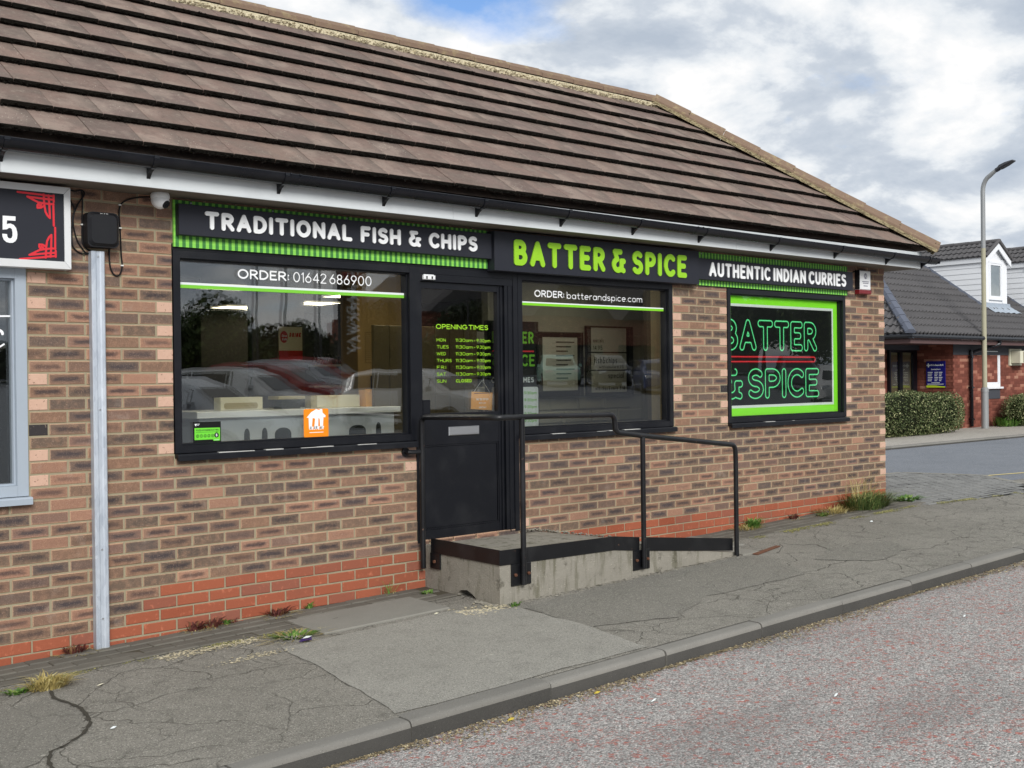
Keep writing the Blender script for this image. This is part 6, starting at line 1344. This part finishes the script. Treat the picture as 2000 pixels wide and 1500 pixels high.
def car(label, x, y, rz, mat, L_=4.0, H=1.48, W_=1.74, style=0, zb=None):
    t = thing('parked_car', label, 'car', (x, y, zb if zb is not None else cpz(x, y)), 'cars in the car park opposite', rz); k = L_/4.0; w = W_/2
    # stations: x, sill half width, shoulder half width, z sill, z shoulder, roof half width, z roof
    hood = .84 if style == 0 else .98
    S = [(-2.0, .62, .66, .34, .66, .60, .70), (-1.93, .80, .84, .24, .80, .66, .86), (-1.72, .95, .97, .22, .90, .74, H*.80), (-1.45, .98, 1.0, .20, .92, .78, H*.95), (-.8, 1, 1.0, .20, .93, .80, H), (.1, 1, 1.0, .20, .92, .79, H*.985), (.62, 1, 1.0, .20, .91, .74, H*.86), (1.12, .99, .99, .20, .90, .80, hood+.08), (1.7, .93, .95, .22, hood*.92, .74, hood*.96), (1.93, .80, .82, .26, .70, .60, .72), (2.0, .62, .66, .34, .58, .5, .60)]
    b, gl = MB(), MB(); V = []
    for s in S: V += [(s[0]*k, -s[1]*w, s[3]), (s[0]*k, -s[2]*w*1.0, (s[3]+s[4])/2), (s[0]*k, -s[2]*w*.98, s[4]), (s[0]*k, -s[5]*w, s[6]), (s[0]*k, s[5]*w, s[6]), (s[0]*k, s[2]*w*.98, s[4]), (s[0]*k, s[2]*w, (s[3]+s[4])/2), (s[0]*k, s[1]*w, s[3])]
    fb, fg = [], []
    for i in range(len(S)-1):
        for j in range(8):
            q = (i*8+j, i*8+(j+1) % 8, (i+1)*8+(j+1) % 8, (i+1)*8+j); (fb).append(q)
    b.add(V, fb+[tuple(range(8)), tuple(range((len(S)-1)*8, len(S)*8))[::-1]]); b.build('body', mat, t, True)
    def P(i, s, v, off=.006):                          # point between shoulder (v=0) and roof (v=1) on station i
        a = Vector(V[i*8+(2 if s < 0 else 5)]); c_ = Vector(V[i*8+(3 if s < 0 else 4)]); return a.lerp(c_, v)+Vector((0, s*off, .002))
    for s in (-1, 1):
        for i0, i1 in ((3, 4), (4, 5), (5, 6)):
            a0, a1 = (.12, .90), (.12, .90); m = MB(); q = [P(i0, s, .14), P(i1, s, .14), P(i1, s, .84), P(i0, s, .84)]; c_ = sum(q, Vector())/4; m.add([p.lerp(c_, .05) for p in q], [(0, 1, 2, 3)]); m.build('side_window', 'car_glass', t)
    m = MB(); A_ = [Vector(V[6*8+3]), Vector(V[6*8+4]), Vector(V[7*8+4]), Vector(V[7*8+3])]; c_ = sum(A_, Vector())/4; B_ = [Vector(V[5*8+3]), Vector(V[5*8+4]), Vector(V[7*8+4]), Vector(V[7*8+3])]; m.add([p.lerp(c_, .1)+Vector((.012, 0, .012)) for p in (A_[0], A_[1], A_[2], A_[3])], [(0, 1, 2, 3)]); m.build('windscreen', 'car_glass', t)
    m = MB(); A_ = [Vector(V[1*8+3]), Vector(V[1*8+4]), Vector(V[3*8+4]), Vector(V[3*8+3])]; c_ = sum(A_, Vector())/4; m.add([p.lerp(c_, .12)+Vector((-.02, 0, .02)) for p in A_], [(0, 1, 2, 3)]); m.build('rear_window', 'car_glass', t)
    for sx in (-1.28, 1.22):
        for s in (-1, 1):
            m = MB(); m.tube([(sx*k, s*(w-.2), .30), (sx*k, s*(w+.005), .30)], .30, 18); o = m.build('wheel', 'tyre', t, True); m = MB(); m.tube([(sx*k, s*(w+.004), .30), (sx*k, s*(w+.012), .30)], .19, 14); m.build('rim', 'rim', o)
    for s in (-1, 1):
        m = MB(); m.box(1.78*k, 1.97*k, min(s*.5*w, s*.82*w), max(s*.5*w, s*.82*w), .60, .74); m.build('headlight', 'lamp_clear', t); m = MB(); m.box(-1.985*k, -1.86*k, min(s*.55*w, s*.82*w), max(s*.55*w, s*.82*w), .62, .82); m.build('tail_light', 'lamp_red', t)
        m = MB(); m.bev(.66*k, .82*k, min(s*(w+.02), s*(w+.17)), max(s*(w+.02), s*(w+.17)), .92, 1.05, .02); m.build('door_mirror', mat, t)
    m = MB(); m.box(-2.012*k, -1.99*k, -.26, .26, .46, .57); m.build('number_plate', 'plate_yellow', t)
for lb, x, y, rz, mt, L_, H, st in (
    ('silver hatchback nearest the big window, mirrored in its left half', 6.0, -12.8, .95, 'paint_silver', 4.2, 1.55, 0), ('white car behind silver hatchback, mirrored in big window', 9.4, -17.0, .95, 'paint_white', 4.2, 1.5, 0), ('red car third in the mirrored row', 12.2, -20.4, .95, 'paint_red', 4.2, 1.5, 0), ('silver car fourth in the mirrored row', 14.8, -23.6, .95, 'paint_silver', 4.1, 1.5, 0),
    ('red car farthest back in the mirrored row', 17.6, -27.0, .95, 'paint_red', 4.2, 1.5, 0), ('white car at right of big window reflection', 13.6, -15.6, 1.2, 'paint_white', 4.2, 1.5, 0), ('small mint car mirrored in the middle window', 34.6, -33.0, 2.2, 'paint_mint', 3.5, 1.5, 0), ('black estate beside mint car in the middle window', 36.2, -31.2, 2.2, 'paint_black', 4.6, 1.5, 1),
    ('dark blue car mirrored at right of middle window', 34.6, -26.6, 2.3, 'paint_blue', 4.4, 1.45, 0), ('dark grey tall car mirrored in the poster window', 43.5, -25.6, 2.4, 'paint_grey', 4.6, 1.7, 1), ('white car mirrored low in the poster window', 34.5, -17.4, 2.5, 'paint_white', 4.3, 1.5, 0)):
    car(lb, x, y, rz, mt, L_, H, 1.76, st)
t = thing('totem_sign', 'tall dark totem sign with vertical lettering PARKWAY mirrored in window', 'sign', (20.6, -29.5, -1.9)); m = MB(); m.bev(-.55, .55, -.2, .2, 0, 6.2, .03); m.build('body', 'poster_dark', t); m = MB(); m.box(-.55, .55, .201, .22, 4.5, 5.4); m.build('red_panel', 'alarm_red', t)
m = MB(); text(m, 'PARKWAY', 0, 2.5, 0, .42, .1, 0, cell=.05); m.v = [(-(p[2]-.21), .212, 4.3-p[0]) for p in m.v]; m.build('print', 'vinyl_white', t); m = MB(); text(m, 'M', -.2, .2, 4.7, .5, .1, 0, cell=.05); m.v = [(-p[0], .23, p[2]) for p in m.v]; m.build('print', 'vinyl_white', t)
for i, (x, y) in enumerate(((19.3, -34.5), (20.95, -35.2), (22.5, -35), (33, -38))):
    t = thing('lamp_column', ('slim lamp column, leftmost in the mirrored car park', 'slim lamp column, second in the mirrored car park', 'slim lamp column beside the totem sign', 'slim lamp column in front of spreading mirrored tree')[i], 'lamp post', (x, y, -1.6), 'lamp columns in the car park'); m = MB(); m.tube([(0, 0, 0), (0, 0, 7.2)], [.08, .05], 8); m.build('pole', 'lamp_head', t, True); m = MB(); m.bev(-.3, .3, -.1, .1, 7.2, 7.3, .02); m.build('lantern', 'lamp_head', t)

# ------------------------------------------------------------------ lift everything so that the datum sits at world zero
for o in list(SC.objects):
    if o.parent is None and o.type in ('MESH', 'EMPTY'): o.location.z += ZO
